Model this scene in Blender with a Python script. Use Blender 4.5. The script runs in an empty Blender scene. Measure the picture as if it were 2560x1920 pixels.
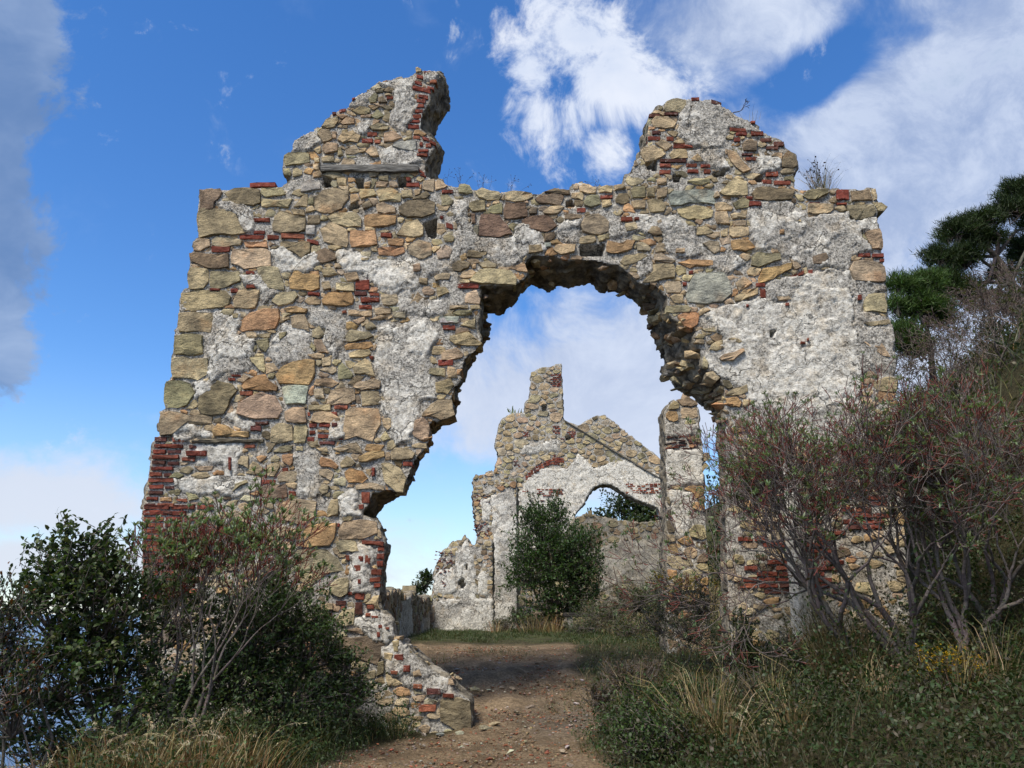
import bpy, bmesh, math, random
import numpy as np
from mathutils import Vector, Matrix

R = math.radians
random.seed(11)
rng = np.random.default_rng(11)
scene = bpy.context.scene
COL = scene.collection

# ------------------------------------------------------------------ camera
PITCH = R(16.01); FPX = 2000.0; EYE = 1.1
cam = bpy.data.objects.new('camera', bpy.data.cameras.new('camera'))
COL.objects.link(cam)
cam.data.sensor_width = 36.0
cam.data.lens = 36.0 * FPX / 2560.0
cam.data.clip_start = 0.05
cam.data.clip_end = 60000
cam.location = (0, 0, EYE)
cam.rotation_euler = (math.pi / 2 + PITCH, 0, 0)
scene.camera = cam
CP, SP = math.cos(PITCH), math.sin(PITCH)

# ------------------------------------------------------------------ look
scene.view_settings.view_transform = 'Standard'
scene.view_settings.look = 'None'
scene.view_settings.gamma = 1.0
scene.view_settings.use_curve_mapping = False
scene.view_settings.exposure = 0.5
scene.cycles.use_denoising = True
scene.cycles.max_bounces = 5
scene.cycles.transparent_max_bounces = 4
scene.cycles.use_adaptive_sampling = True
scene.cycles.adaptive_threshold = 0.02

# ------------------------------------------------------------------ sun and sky
SUN_EL, SUN_AZ = R(57), R(214)          # azimuth from +Y, clockwise: behind the camera and to its left
to_sun = Vector((math.sin(SUN_AZ) * math.cos(SUN_EL), math.cos(SUN_AZ) * math.cos(SUN_EL), math.sin(SUN_EL)))
sun_l = bpy.data.lights.new('sun', 'SUN')
sun_l.energy = 3.5
sun_l.angle = R(20.0)
sun_l.color = (1.0, 0.93, 0.82)
sun = bpy.data.objects.new('sun', sun_l)
COL.objects.link(sun)
sun.rotation_euler = to_sun.to_track_quat('Z', 'Y').to_euler()
sun.location = (-6, -8, 12)

world = bpy.data.worlds.new('World')
scene.world = world
world.use_nodes = True
wt = world.node_tree
wt.nodes.clear()


class NT:
    """small helper for writing node trees"""
    def __init__(self, tree):
        self.t = tree

    def n(self, typ, **kw):
        nd = self.t.nodes.new(typ)
        for k, v in kw.items():
            setattr(nd, k, v)
        return nd

    def put(self, sock, val):
        if isinstance(val, bpy.types.NodeSocket):
            self.t.links.new(val, sock)
        elif val is not None:
            if hasattr(sock, 'default_value'):
                try:
                    sock.default_value = val
                except Exception:
                    sock.default_value = (val[0], val[1], val[2], 1.0)

    def math(self, op, a, b=None, c=None, clamp=False):
        nd = self.n('ShaderNodeMath', operation=op)
        nd.use_clamp = clamp
        self.put(nd.inputs[0], a)
        if b is not None: self.put(nd.inputs[1], b)
        if c is not None: self.put(nd.inputs[2], c)
        return nd.outputs[0]

    def ramp(self, x, a, b, c=0.0, d=1.0, smooth=True):
        nd = self.n('ShaderNodeMapRange')
        nd.interpolation_type = 'SMOOTHSTEP' if smooth else 'LINEAR'
        self.put(nd.inputs['Value'], x)
        for k, v in zip(('From Min', 'From Max', 'To Min', 'To Max'), (a, b, c, d)):
            self.put(nd.inputs[k], v)
        return nd.outputs['Result']

    def mix(self, f, a, b, typ='MIX'):
        nd = self.n('ShaderNodeMix', data_type='RGBA', blend_type=typ)
        self.put(nd.inputs[0], f)
        A, B = nd.inputs[6], nd.inputs[7]
        for s, v in ((A, a), (B, b)):
            if isinstance(v, tuple) and len(v) == 3: v = (*v, 1.0)
            self.put(s, v)
        return nd.outputs[2]

    def noise(self, vec, scale, detail=4, rough=0.55, dist=0.0):
        nd = self.n('ShaderNodeTexNoise')
        self.put(nd.inputs['Vector'], vec)
        nd.inputs['Scale'].default_value = scale
        nd.inputs['Detail'].default_value = detail
        nd.inputs['Roughness'].default_value = rough
        nd.inputs['Distortion'].default_value = dist
        return nd.outputs['Fac']

    def voro(self, vec, scale, feature='F1', out='Distance', rand=1.0):
        nd = self.n('ShaderNodeTexVoronoi', feature=feature)
        self.put(nd.inputs['Vector'], vec)
        nd.inputs['Scale'].default_value = scale
        nd.inputs['Randomness'].default_value = rand
        return nd.outputs[out]

    def scale(self, vec, s):
        nd = self.n('ShaderNodeMapping')
        self.put(nd.inputs['Vector'], vec)
        nd.inputs['Scale'].default_value = s
        return nd.outputs[0]


def ray(u, v):
    x = (u - 1280.0) / FPX; y = (960.0 - v) / FPX
    return (x, CP - y * SP, SP + y * CP)


def azel(u, v):
    d = Vector(ray(u, v)).normalized()
    return math.atan2(d.x, d.y), math.asin(d.z)


W = NT(wt)
sky = W.n('ShaderNodeTexSky', sky_type='NISHITA')
sky.sun_disc = False
sky.sun_elevation = SUN_EL
sky.sun_rotation = SUN_AZ
sky.altitude = 100
sky.air_density = 1.0
sky.dust_density = 0.0
sky.ozone_density = 3.0
gen = W.n('ShaderNodeTexCoord').outputs['Generated']
sep = W.n('ShaderNodeSeparateXYZ'); wt.links.new(gen, sep.inputs[0])
AZ = W.math('ARCTAN2', sep.outputs[0], sep.outputs[1])
EL = W.math('ARCSINE', sep.outputs[2])
warp = W.n('ShaderNodeTexNoise'); wt.links.new(gen, warp.inputs['Vector'])
warp.inputs['Scale'].default_value = 3.0; warp.inputs['Detail'].default_value = 3
wv = W.n('ShaderNodeVectorMath', operation='SCALE'); wt.links.new(warp.outputs['Color'], wv.inputs[0]); wv.inputs[3].default_value = 0.22
wa = W.n('ShaderNodeVectorMath', operation='ADD'); wt.links.new(gen, wa.inputs[0]); wt.links.new(wv.outputs[0], wa.inputs[1])
stretch = W.scale(wa.outputs[0], (1.0, 1.0, 1.7))
n_big = W.noise(stretch, 3.2, 6, 0.58)
n_fine = W.noise(wa.outputs[0], 11.0, 9, 0.66)


def blob(u, v, ru, rv, rot=0.0):
    a0, e0 = azel(u, v)
    da = W.math('SUBTRACT', AZ, a0); de = W.math('SUBTRACT', EL, e0)
    c, s = math.cos(R(rot)), math.sin(R(rot))
    p = W.math('ADD', W.math('MULTIPLY', da, c), W.math('MULTIPLY', de, s))
    q = W.math('SUBTRACT', W.math('MULTIPLY', de, c), W.math('MULTIPLY', da, s))
    p = W.math('DIVIDE', p, ru / FPX); q = W.math('DIVIDE', q, rv / FPX)
    r2 = W.math('ADD', W.math('MULTIPLY', p, p), W.math('MULTIPLY', q, q))
    return W.ramp(W.math('SQRT', r2), 1.45, 0.0)


def bmax(bl):
    m = bl[0]
    for b in bl[1:]:
        m = W.math('MAXIMUM', m, b)
    return m


# drifting grey-white cloud sheets
soft = bmax([blob(1420, 930, 560, 260, 20), blob(2300, 420, 760, 420, 25), blob(2500, 700, 560, 380, 10), blob(1850, 40, 420, 170, 0),
             blob(1500, 1010, 900, 330, 28), blob(1640, 830, 420, 230, 20), blob(60, 1230, 620, 120, 0),
             blob(1980, 620, 420, 200, 20), blob(250, 1400, 560, 60, 0)])
holes = bmax([blob(2040, 190, 150, 70, 20), blob(1120, 1260, 260, 170, 0)])
# bright heaped cloud
heap = bmax([blob(1450, 60, 260, 190, 0), blob(1560, 200, 240, 150, -20), blob(1340, 230, 130, 220, 20), blob(1530, 390, 90, 90, 0)])
general = W.math('MULTIPLY', W.ramp(W.math('ABSOLUTE', AZ), 0.62, 1.0), 0.62)   # the same broken cloud all round
soft = W.math('SUBTRACT', W.math('MAXIMUM', soft, general), W.math('MULTIPLY', holes, 0.8))
d_soft = W.ramp(W.math('ADD', W.math('MULTIPLY', soft, 0.95), W.math('ADD', W.math('MULTIPLY', W.math('SUBTRACT', n_big, 0.5), 2.2), W.math('MULTIPLY', W.math('SUBTRACT', n_fine, 0.5), 0.9))), 0.2, 0.8)
d_heap = W.ramp(W.math('ADD', W.math('MULTIPLY', heap, 0.8), W.math('MULTIPLY', W.math('SUBTRACT', n_fine, 0.5), 2.6)), 0.3, 0.85)
thin = W.math('MULTIPLY', W.ramp(W.noise(W.scale(wa.outputs[0], (1, 1, 2.2)), 2.1, 7, 0.6), 0.55, 0.8), 0.35)
hs = W.n('ShaderNodeHueSaturation'); wt.links.new(sky.outputs[0], hs.inputs['Color'])
hs.inputs['Saturation'].default_value = 1.27; hs.inputs['Value'].default_value = 1.25; hs.inputs['Hue'].default_value = 0.507
shade = W.ramp(n_fine, 0.35, 0.7)
low = W.ramp(EL, 0.5, 0.08)      # cloud sheets nearer the horizon are whiter, those overhead bluer
c_soft = W.mix(shade, (2.3, 2.9, 4.3), (4.3, 4.8, 5.8))
c_soft = W.mix(low, c_soft, (4.5, 4.8, 5.5))
c_heap = W.mix(W.ramp(n_big, 0.3, 0.7), (3.9, 4.5, 5.7), (6.3, 6.4, 6.7))
col = W.mix(thin, hs.outputs[0], (3.8, 4.6, 6.0))
col = W.mix(W.ramp(EL, 0.3, -0.02, 0.0, 0.6), col, (3.2, 4.3, 5.6))
col = W.mix(W.math('MULTIPLY', d_soft, 0.9), col, c_soft)
col = W.mix(W.math('MULTIPLY', d_heap, 0.95), col, c_heap)
# heavy blue-grey cloud bank over the sea
bank = bmax([blob(-160, 120, 270, 420, 0), blob(-150, 560, 230, 380, 0), blob(-120, 800, 180, 160, 0)])
d_bank = W.ramp(W.math('ADD', W.math('MULTIPLY', bank, 1.15), W.math('ADD', W.math('MULTIPLY', W.math('SUBTRACT', n_fine, 0.5), 1.5), W.math('MULTIPLY', W.math('SUBTRACT', n_big, 0.5), 0.8))), 0.22, 0.44)
col = W.mix(W.math('MULTIPLY', d_bank, 0.85), col, W.mix(W.ramp(n_big, 0.35, 0.65), (0.95, 1.6, 3.0), (2.5, 3.2, 4.5)))
bg = W.n('ShaderNodeBackground'); wt.links.new(col, bg.inputs['Color']); bg.inputs['Strength'].default_value = 0.115
wo = W.n('ShaderNodeOutputWorld'); wt.links.new(bg.outputs[0], wo.inputs['Surface'])

# ------------------------------------------------------------------ numeric helpers


def at_y(u, v, Y):
    x, y, z = ray(u, v); t = Y / y
    return Vector((x * t, Y, EYE + z * t))


M32 = np.uint64(0xffffffff)


def hash3(a, b, c, seed):
    h = (a.astype(np.uint64) * np.uint64(374761393) + b.astype(np.uint64) * np.uint64(668265263)
         + c.astype(np.uint64) * np.uint64(2246822519) + np.uint64(seed * 3266489917 % (1 << 32))) & M32
    h = ((h ^ (h >> np.uint64(13))) * np.uint64(1274126177)) & M32
    h = ((h ^ (h >> np.uint64(16))) * np.uint64(2246822519)) & M32
    h = h ^ (h >> np.uint64(15))
    return (h & M32).astype(np.float64) / 2147483647.5 - 1.0


def vnoise(P, scale, seed=0):
    Q = np.asarray(P, float) * scale + 1000.0
    I = np.floor(Q).astype(np.int64); f = Q - I
    f = f * f * (3 - 2 * f)
    out = 0
    for dx in (0, 1):
        wx = f[:, 0] if dx else 1 - f[:, 0]
        for dy in (0, 1):
            wy = f[:, 1] if dy else 1 - f[:, 1]
            for dz in (0, 1):
                wz = f[:, 2] if dz else 1 - f[:, 2]
                out = out + wx * wy * wz * hash3(I[:, 0] + dx, I[:, 1] + dy, I[:, 2] + dz, seed)
    return out


def fbm(P, scale, octv=4, seed=0):
    s, a, t = 0, 1.0, 0
    for i in range(octv):
        s = s + a * vnoise(P, scale * 2 ** i, seed + i); t += a; a *= 0.5
    return s / t


def pip(poly, X, Z):
    poly = np.asarray(poly, float)
    ins = np.zeros(X.shape, bool)
    x0, z0 = poly[-1]
    for x1, z1 in poly:
        if z0 != z1:
            c = (z0 > Z) != (z1 > Z)
            ins ^= c & (X < (x1 - x0) * (Z - z0) / (z1 - z0) + x0)
        x0, z0 = x1, z1
    return ins


def np_mesh(name, V, F, mat, col=None, smooth=False, sharp=None):
    me = bpy.data.meshes.new(name)
    V = np.ascontiguousarray(V, np.float32); F = np.ascontiguousarray(F, np.int32)
    n, k = F.shape
    me.vertices.add(len(V)); me.vertices.foreach_set('co', V.ravel())
    me.loops.add(n * k); me.loops.foreach_set('vertex_index', F.ravel())
    me.polygons.add(n); me.polygons.foreach_set('loop_start', np.arange(0, n * k, k, dtype=np.int32))
    me.update(calc_edges=True)
    if smooth:
        me.polygons.foreach_set('use_smooth', np.ones(n, bool))
    if col is not None:
        col = np.asarray(col, np.float32)
        if col.ndim == 1: col = np.tile(col, (len(V), 1))
        if col.shape[1] == 3: col = np.hstack([col, np.ones((len(V), 1), np.float32)])
        at = me.attributes.new('col', 'FLOAT_COLOR', 'POINT')
        at.data.foreach_set('color', np.ascontiguousarray(col, np.float32).ravel())
    if mat is not None: me.materials.append(mat)
    if smooth and sharp: me.set_sharp_from_angle(angle=R(sharp))
    return me


def link(name, me, parent=None, loc=None):
    o = bpy.data.objects.new(name, me)
    COL.objects.link(o)
    if parent is not None: o.parent = parent
    if loc is not None: o.location = loc
    return o


def tag(o, label, cat, group=None):
    o['label'] = label; o['category'] = cat; o['kind'] = 'thing'
    if group: o['group'] = group
    return o


def thing(name, label, cat, loc=(0, 0, 0), group=None):
    o = bpy.data.objects.new(name, None)
    o.empty_display_size = 0.2
    COL.objects.link(o); o.location = loc
    return tag(o, label, cat, group)


def hull(npts, seed, squash=(1, 1, 1)):
    r = np.random.default_rng(seed)
    p = r.normal(size=(npts, 3)); p /= np.linalg.norm(p, axis=1)[:, None]
    p *= r.uniform(0.75, 1.0, (npts, 1)); p *= np.array(squash)
    bm = bmesh.new()
    for q in p: bm.verts.new(q)
    bmesh.ops.convex_hull(bm, input=bm.verts)
    loose = [v for v in bm.verts if not v.link_faces]
    bmesh.ops.delete(bm, geom=loose, context='VERTS')
    bmesh.ops.triangulate(bm, faces=bm.faces)
    bm.verts.ensure_lookup_table(); bm.verts.index_update()
    V = np.array([v.co[:] for v in bm.verts]); F = np.array([[v.index for v in f.verts] for f in bm.faces])
    bm.free()
    return V, F


def batch(parts):
    """join (V, F, col) triples into one"""
    Vs, Fs, Cs, off = [], [], [], 0
    for V, F, C in parts:
        Vs.append(V); Fs.append(np.asarray(F) + off); off += len(V)
        C = np.asarray(C, float)
        Cs.append(C if C.ndim == 2 else np.tile(C, (len(V), 1)))
    return np.vstack(Vs), np.vstack(Fs), np.vstack(Cs)


def rand_rot(n, r):
    q = r.normal(size=(n, 4)); q /= np.linalg.norm(q, axis=1)[:, None]
    w, x, y, z = q.T
    return np.stack([np.stack([1 - 2 * (y * y + z * z), 2 * (x * y - z * w), 2 * (x * z + y * w)], 1),
                     np.stack([2 * (x * y + z * w), 1 - 2 * (x * x + z * z), 2 * (y * z - x * w)], 1),
                     np.stack([2 * (x * z - y * w), 2 * (y * z + x * w), 1 - 2 * (x * x + y * y)], 1)], 1)


def scatter_mesh(templ, P, S, r, C):
    """copies of hull templates at P with size S (N or N,3), random rotation; colour C (N,3)"""
    n = len(P); Rm = rand_rot(n, r); out = []
    which = r.integers(0, len(templ), n)
    S = np.asarray(S, float)
    if S.ndim == 1: S = np.repeat(S[:, None], 3, 1)
    for k, (V, F) in enumerate(templ):
        idx = np.where(which == k)[0]
        if not len(idx): continue
        Vk = np.einsum('nij,vj->nvi', Rm[idx], V) * S[idx][:, None, :] + P[idx][:, None, :]
        Fk = F[None] + (np.arange(len(idx)) * len(V))[:, None, None]
        Ck = np.repeat(C[idx][:, None, :], len(V), 1)
        out.append((Vk.reshape(-1, 3), Fk.reshape(-1, 3), Ck.reshape(-1, 3)))
    return batch(out)


HULLS = [hull(14, s, (1, 0.8, 0.7)) for s in range(8)]

# ------------------------------------------------------------------ materials


def material(name, build):
    m = bpy.data.materials.new(name)
    m.use_nodes = True
    m.node_tree.nodes.clear()
    N = NT(m.node_tree)
    out = N.n('ShaderNodeOutputMaterial')
    sh = build(N)
    m.node_tree.links.new(sh, out.inputs['Surface'])
    return m


def attr(N, name='col'):
    a = N.n('ShaderNodeAttribute'); a.attribute_name = name
    return a.outputs['Color']


def pos(N):
    return N.n('ShaderNodeNewGeometry').outputs['Position']


def bump(N, h, strength, dist, normal=None):
    b = N.n('ShaderNodeBump')
    N.put(b.inputs['Height'], h); b.inputs['Strength'].default_value = strength; b.inputs['Distance'].default_value = dist
    if normal is not None: N.put(b.inputs['Normal'], normal)
    return b.outputs[0]


def bsdf(N, col, rough=0.9, normal=None, spec=0.25):
    b = N.n('ShaderNodeBsdfPrincipled')
    N.put(b.inputs['Base Color'], col); N.put(b.inputs['Roughness'], rough)
    b.inputs['Specular IOR Level'].default_value = spec
    if normal is not None: N.put(b.inputs['Normal'], normal)
    return b.outputs[0]


def m_stone(N):
    p = pos(N); c = attr(N)
    big = N.noise(p, 5.5, 6, 0.62)
    c = N.mix(N.ramp(big, 0.3, 0.72), N.mix(1.0, c, (0.52, 0.52, 0.53), 'MULTIPLY'), N.mix(1.0, c, (1.28, 1.25, 1.18), 'MULTIPLY'))
    iron = N.ramp(N.noise(p, 2.3, 4, 0.6), 0.55, 0.75)
    c = N.mix(N.math('MULTIPLY', iron, 0.4), c, N.mix(1.0, c, (1.25, 0.8, 0.5), 'MULTIPLY'))
    lich = N.ramp(N.noise(p, 13.0, 7, 0.68), 0.58, 0.7)
    c = N.mix(N.math('MULTIPLY', lich, 0.38), c, (0.09, 0.08, 0.06))
    fine = N.noise(p, 75.0, 3, 0.7)
    c = N.mix(0.55, c, N.mix(1.0, c, N.ramp(fine, 0.25, 0.75, 0.45, 1.5), 'MULTIPLY'))
    strat = N.noise(N.scale(p, (1, 1, 1.9)), 8.0, 8, 0.66, 1.2)
    nrm = bump(N, strat, 0.8, 0.035)
    nrm = bump(N, N.voro(p, 13.0), 0.35, 0.03, nrm)
    nrm = bump(N, N.noise(p, 60.0, 4, 0.7), 0.55, 0.012, nrm)
    return bsdf(N, c, 0.92, nrm, 0.15)


def m_mortar(N):
    # attribute: r = plaster skin, g = broken core (rubble inside the wall) or grime and painted shade, b = whiteness
    p = pos(N); a = N.n('ShaderNodeSeparateColor'); N.put(a.inputs[0], attr(N))
    pl, core, wh = a.outputs[0], a.outputs[1], a.outputs[2]
    gr = N.noise(p, 42.0, 5, 0.78)
    mid = N.noise(p, 11.0, 7, 0.7, 0.6)
    big = N.noise(p, 3.4, 6, 0.66, 0.4)
    grey = N.mix(N.ramp(gr, 0.36, 0.64), (0.12, 0.11, 0.094), (0.75, 0.7, 0.61))
    grey = N.mix(N.ramp(N.noise(p, 95.0, 2, 0.6), 0.6, 0.68), grey, (0.68, 0.65, 0.58))
    cream = N.mix(N.ramp(N.noise(p, 24.0, 6, 0.72), 0.36, 0.6), (0.48, 0.44, 0.37), (0.9, 0.86, 0.76))
    w = N.math('ADD', wh, N.math('MULTIPLY', N.math('SUBTRACT', big, 0.5), 1.5))
    w = N.math('ADD', w, N.math('MULTIPLY', N.math('SUBTRACT', mid, 0.5), 1.5))
    c = N.mix(N.ramp(w, 0.27, 0.52), grey, cream)
    # black lichen and damp, brown earthy smears, sparse dark pits
    lich = N.ramp(N.noise(p, 7.5, 8, 0.72, 0.8), 0.53, 0.66)
    c = N.mix(N.math('MULTIPLY', lich, 0.42), c, N.mix(1.0, c, (0.32, 0.31, 0.29), 'MULTIPLY'))
    brown = N.ramp(N.noise(p, 4.6, 6, 0.65), 0.5, 0.68)
    c = N.mix(N.math('MULTIPLY', brown, 0.4), c, N.mix(1.0, c, (0.95, 0.78, 0.56), 'MULTIPLY'))
    pits = N.ramp(N.voro(p, 17.0), 0.2, 0.1)
    sel = N.ramp(N.noise(p, 6.0, 4, 0.6), 0.5, 0.62)
    pits = N.math('MULTIPLY', pits, sel)
    c = N.mix(N.math('MULTIPLY', pits, 0.8), c, (0.05, 0.045, 0.04))
    wp = N.n('ShaderNodeVectorMath', operation='ADD'); N.put(wp.inputs[0], p)
    ws = N.n('ShaderNodeVectorMath', operation='SCALE'); nn = N.n('ShaderNodeTexNoise'); N.put(nn.inputs['Vector'], p)
    nn.inputs['Scale'].default_value = 6.0; nn.inputs['Detail'].default_value = 5
    N.put(ws.inputs[0], nn.outputs['Color']); ws.inputs[3].default_value = 0.35; N.put(wp.inputs[1], ws.outputs[0])
    crack = N.math('MULTIPLY', N.ramp(N.voro(wp.outputs[0], 3.2, 'DISTANCE_TO_EDGE'), 0.03, 0.008), N.ramp(big, 0.42, 0.58))
    c = N.mix(N.math('MULTIPLY', crack, 0.75), c, (0.06, 0.055, 0.048))
    pits = N.math('MAXIMUM', pits, crack)
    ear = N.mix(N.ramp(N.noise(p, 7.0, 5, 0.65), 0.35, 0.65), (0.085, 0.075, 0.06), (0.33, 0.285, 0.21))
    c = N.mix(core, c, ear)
    nrm = bump(N, mid, 0.8, 0.032)
    nrm = bump(N, N.math('SUBTRACT', gr, pits), 0.9, 0.022, nrm)
    return bsdf(N, c, 0.95, nrm, 0.1)


def m_brick(N):
    p = pos(N); c = attr(N)
    c = N.mix(N.ramp(N.noise(p, 16.0, 6, 0.65), 0.3, 0.72), N.mix(1.0, c, (0.55, 0.5, 0.5), 'MULTIPLY'), N.mix(1.0, c, (1.25, 1.2, 1.15), 'MULTIPLY'))
    lime = N.ramp(N.noise(p, 28.0, 6, 0.7), 0.6, 0.68)
    c = N.mix(N.math('MULTIPLY', lime, 0.75), c, (0.4, 0.37, 0.33))
    dirt = N.ramp(N.noise(p, 9.0, 5, 0.65), 0.56, 0.7)
    c = N.mix(N.math('MULTIPLY', dirt, 0.6), c, (0.06, 0.035, 0.028))
    nrm = bump(N, N.noise(p, 30.0, 6, 0.7), 0.8, 0.02)
    return bsdf(N, c, 0.92, nrm, 0.12)


def m_leaf(N, rough=0.5, trans=0.3, spec=0.35):
    c = attr(N)
    b = bsdf(N, c, rough, None, spec)
    t = N.n('ShaderNodeBsdfTranslucent'); N.put(t.inputs['Color'], N.mix(1.0, c, (1.3, 1.35, 0.7), 'MULTIPLY'))
    mx = N.n('ShaderNodeMixShader'); mx.inputs[0].default_value = trans
    N.t.links.new(b, mx.inputs[1]); N.t.links.new(t.outputs[0], mx.inputs[2])
    return mx.outputs[0]


def m_bark(N):
    p = pos(N); c = attr(N)
    n1 = N.noise(p, 45.0, 5, 0.7)
    c = N.mix(1.0, c, N.ramp(n1, 0.3, 0.7, 0.55, 1.3), 'MULTIPLY')
    return bsdf(N, c, 0.85, bump(N, n1, 0.5, 0.01), 0.15)


def m_ground(N):
    # attribute: r = bare earth, g = green, b = grey trodden
    p = pos(N); a = N.n('ShaderNodeSeparateColor'); N.put(a.inputs[0], attr(N))
    n1 = N.noise(p, 3.2, 7, 0.65); n2 = N.noise(p, 30.0, 6, 0.7); n3 = N.noise(p, 110.0, 3, 0.6)
    earth = N.mix(N.ramp(n1, 0.3, 0.7), (0.16, 0.113, 0.068), (0.32, 0.232, 0.14))
    earth = N.mix(1.0, earth, N.ramp(n2, 0.25, 0.75, 0.5, 1.45), 'MULTIPLY')
    earth = N.mix(N.ramp(n3, 0.64, 0.72), earth, (0.4, 0.33, 0.24))
    greyish = N.mix(N.ramp(n2, 0.3, 0.7), (0.085, 0.073, 0.058), (0.2, 0.17, 0.135))
    c = N.mix(N.math('MULTIPLY', a.outputs[2], N.ramp(n1, 0.3, 0.6)), earth, greyish)
    soil = N.mix(N.ramp(n2, 0.3, 0.7), (0.03, 0.024, 0.015), (0.085, 0.07, 0.04))
    c = N.mix(a.outputs[0], soil, c)
    green = N.mix(N.ramp(n2, 0.3, 0.7), (0.05, 0.06, 0.022), (0.12, 0.12, 0.05))
    c = N.mix(N.math('MULTIPLY', a.outputs[1], N.ramp(n1, 0.28, 0.55)), c, green)
    nrm = bump(N, N.noise(p, 9.0, 8, 0.7), 1.0, 0.08)
    nrm = bump(N, n2, 1.0, 0.03, nrm)
    return bsdf(N, c, 0.96, nrm, 0.1)


def m_sea(N):
    p = pos(N)
    n1 = N.noise(p, 0.05, 5, 0.6)
    c = N.mix(N.ramp(n1, 0.3, 0.7), (0.03, 0.075, 0.16), (0.04, 0.1, 0.2))
    return bsdf(N, c, 0.28, bump(N, N.noise(p, 0.35, 5, 0.65), 0.4, 0.6), 0.5)


def m_wood(N):
    p = pos(N); c = attr(N)
    g = N.noise(N.scale(p, (1.5, 14, 14)), 4.0, 6, 0.65)
    c = N.mix(1.0, c, N.ramp(g, 0.3, 0.7, 0.45, 1.4), 'MULTIPLY')
    return bsdf(N, c, 0.9, bump(N, g, 1.0, 0.03), 0.12)


MAT_STONE = material('weathered_sandstone', m_stone)
MAT_MORTAR = material('lime_mortar', m_mortar)
MAT_BRICK = material('old_red_brick', m_brick)
MAT_LEAF = material('leaf', lambda N: m_leaf(N))
MAT_DRY = material('dry_grass', lambda N: m_leaf(N, 0.75, 0.25, 0.15))
MAT_NEEDLE = material('pine_needle', lambda N: m_leaf(N, 0.6, 0.2, 0.25))
MAT_BARK = material('bark', m_bark)
MAT_GROUND = material('earth', m_ground)
MAT_SEA = material('sea_water', m_sea)
MAT_WOOD = material('weathered_wood', m_wood)

# ------------------------------------------------------------------ the setting: ground, sea


def base_z(x, y):
    x = np.asarray(x, float); y = np.asarray(y, float)
    z = np.interp(y, [-30, 0, 4, 6.5, 9, 10, 11, 13, 16, 60], [-2.5, -.4, -.25, -.1, -.05, .1, .3, .5, .62, .75])
    # bank on the right, then the hillside
    zb = np.interp(x, [0.7, 1.3, 2.0, 3.0, 4.0, 4.6, 5.4, 6.3, 8.3, 12, 25, 60], [0, .18, .42, .66, .9, 1.35, 2.5, 3.8, 5.6, 8.2, 15, 26])
    zh = np.interp(x, [2.6, 3.6, 4.2, 4.8, 5.4, 6.3, 8.3, 12, 25, 60], [0, .1, .45, 1.3, 2.6, 4.0, 6.0, 8.8, 16, 28])
    w = np.clip((y - 8.2) / 1.6, 0, 1); w = w * w * (3 - 2 * w)
    far = np.clip((y - 9.5) / 5, 0, 1)
    z = z + zb * (1 - w) + zh * w * (1 - .25 * far)
    # cliff edge on the left
    edge = np.interp(y, [0, 6.2, 8, 9, 40], [-2.6, -2.9, -4.0, -4.3, -3.6])
    d = np.clip(edge - x, 0, None)
    z = z - (0.75 * d + np.minimum(d, 2) ** 2 * 0.12)
    # slight mound of the left verge
    z = z + 0.12 * np.exp(-((x + 2.3) / 0.8) ** 2) * np.clip((9 - y) / 2, 0, 1)
    return z


def gz(x, y):
    return float(base_z(np.array([x]), np.array([y]))[0])


def axis(parts):
    out = []
    for a, b, s in parts:
        out.append(np.arange(a, b, s))
    return np.concatenate(out)


gx = axis([(-90, -20, 6), (-20, -6, .8), (-6, 5.5, .085), (5.5, 14, .3), (14, 90, 4)])
gy = axis([(-40, 2, 3), (2, 5, .3), (5, 15, .085), (15, 32, .25), (32, 160, 6)])
GX, GY = np.meshgrid(gx, gy)
gxf, gyf = GX.ravel(), GY.ravel()
zf = base_z(gxf, gyf)
P2 = np.stack([gxf, gyf, np.zeros_like(gxf)], 1)
zf = zf + 0.05 * fbm(P2, 1.1, 4, 3) + 0.03 * fbm(P2, 5.0, 3, 9) * (gyf < 20)
edge_n = 0.35 * fbm(P2, 1.3, 4, 21)
pc = np.interp(gyf, [0, 6.5, 8, 9, 10, 11.5, 13, 15], [-.6, -.45, -.3, .3, .0, -.4, -.6, -.9])
pw = np.interp(gyf, [0, 6.5, 8, 9, 10, 11.5, 13, 15, 15.8], [1.3, 1.3, 1.05, .85, 1.2, 1.5, 1.8, 2.2, 2.4])
path = np.clip((pw + edge_n - np.abs(gxf - pc)) / .25, 0, 1) * np.clip((15.4 + edge_n - gyf) / .8, 0, 1)
green = np.clip((gyf - 14.9 + 2.2 * edge_n) / 1.6, 0, 1) * (gyf < 30) + 0.25 * (1 - path)
green = np.clip(green, 0, 1)
grey = np.clip(1 - np.abs(gyf - 9.2) / 1.1, 0, 1) * np.clip((gxf + .1) / .5, 0, 1)
dig = path * np.clip((gyf - 9.6) / .6, 0, 1) * np.clip((12.5 - gyf) / .8, 0, 1)
zf = zf + dig * 0.1 * fbm(P2, 2.3, 4, 55) + path * (gyf < 15) * (.022 * fbm(P2, 6.5, 3, 57) + .03 * np.clip(fbm(P2, 2.2, 2, 58), -1, 0))
nx, ny = len(gx), len(gy)
ii = np.arange(nx * ny).reshape(ny, nx)
F = np.stack([ii[:-1, :-1].ravel(), ii[:-1, 1:].ravel(), ii[1:, 1:].ravel(), ii[1:, :-1].ravel()], 1)
me = np_mesh('ground', np.stack([gxf, gyf, zf], 1), F, MAT_GROUND, np.stack([path, green, grey], 1), smooth=True)
ground = link('ground', me); ground['kind'] = 'structure'
ground['label'] = 'bare brown earth track with weedy verges and a hillside'

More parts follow.
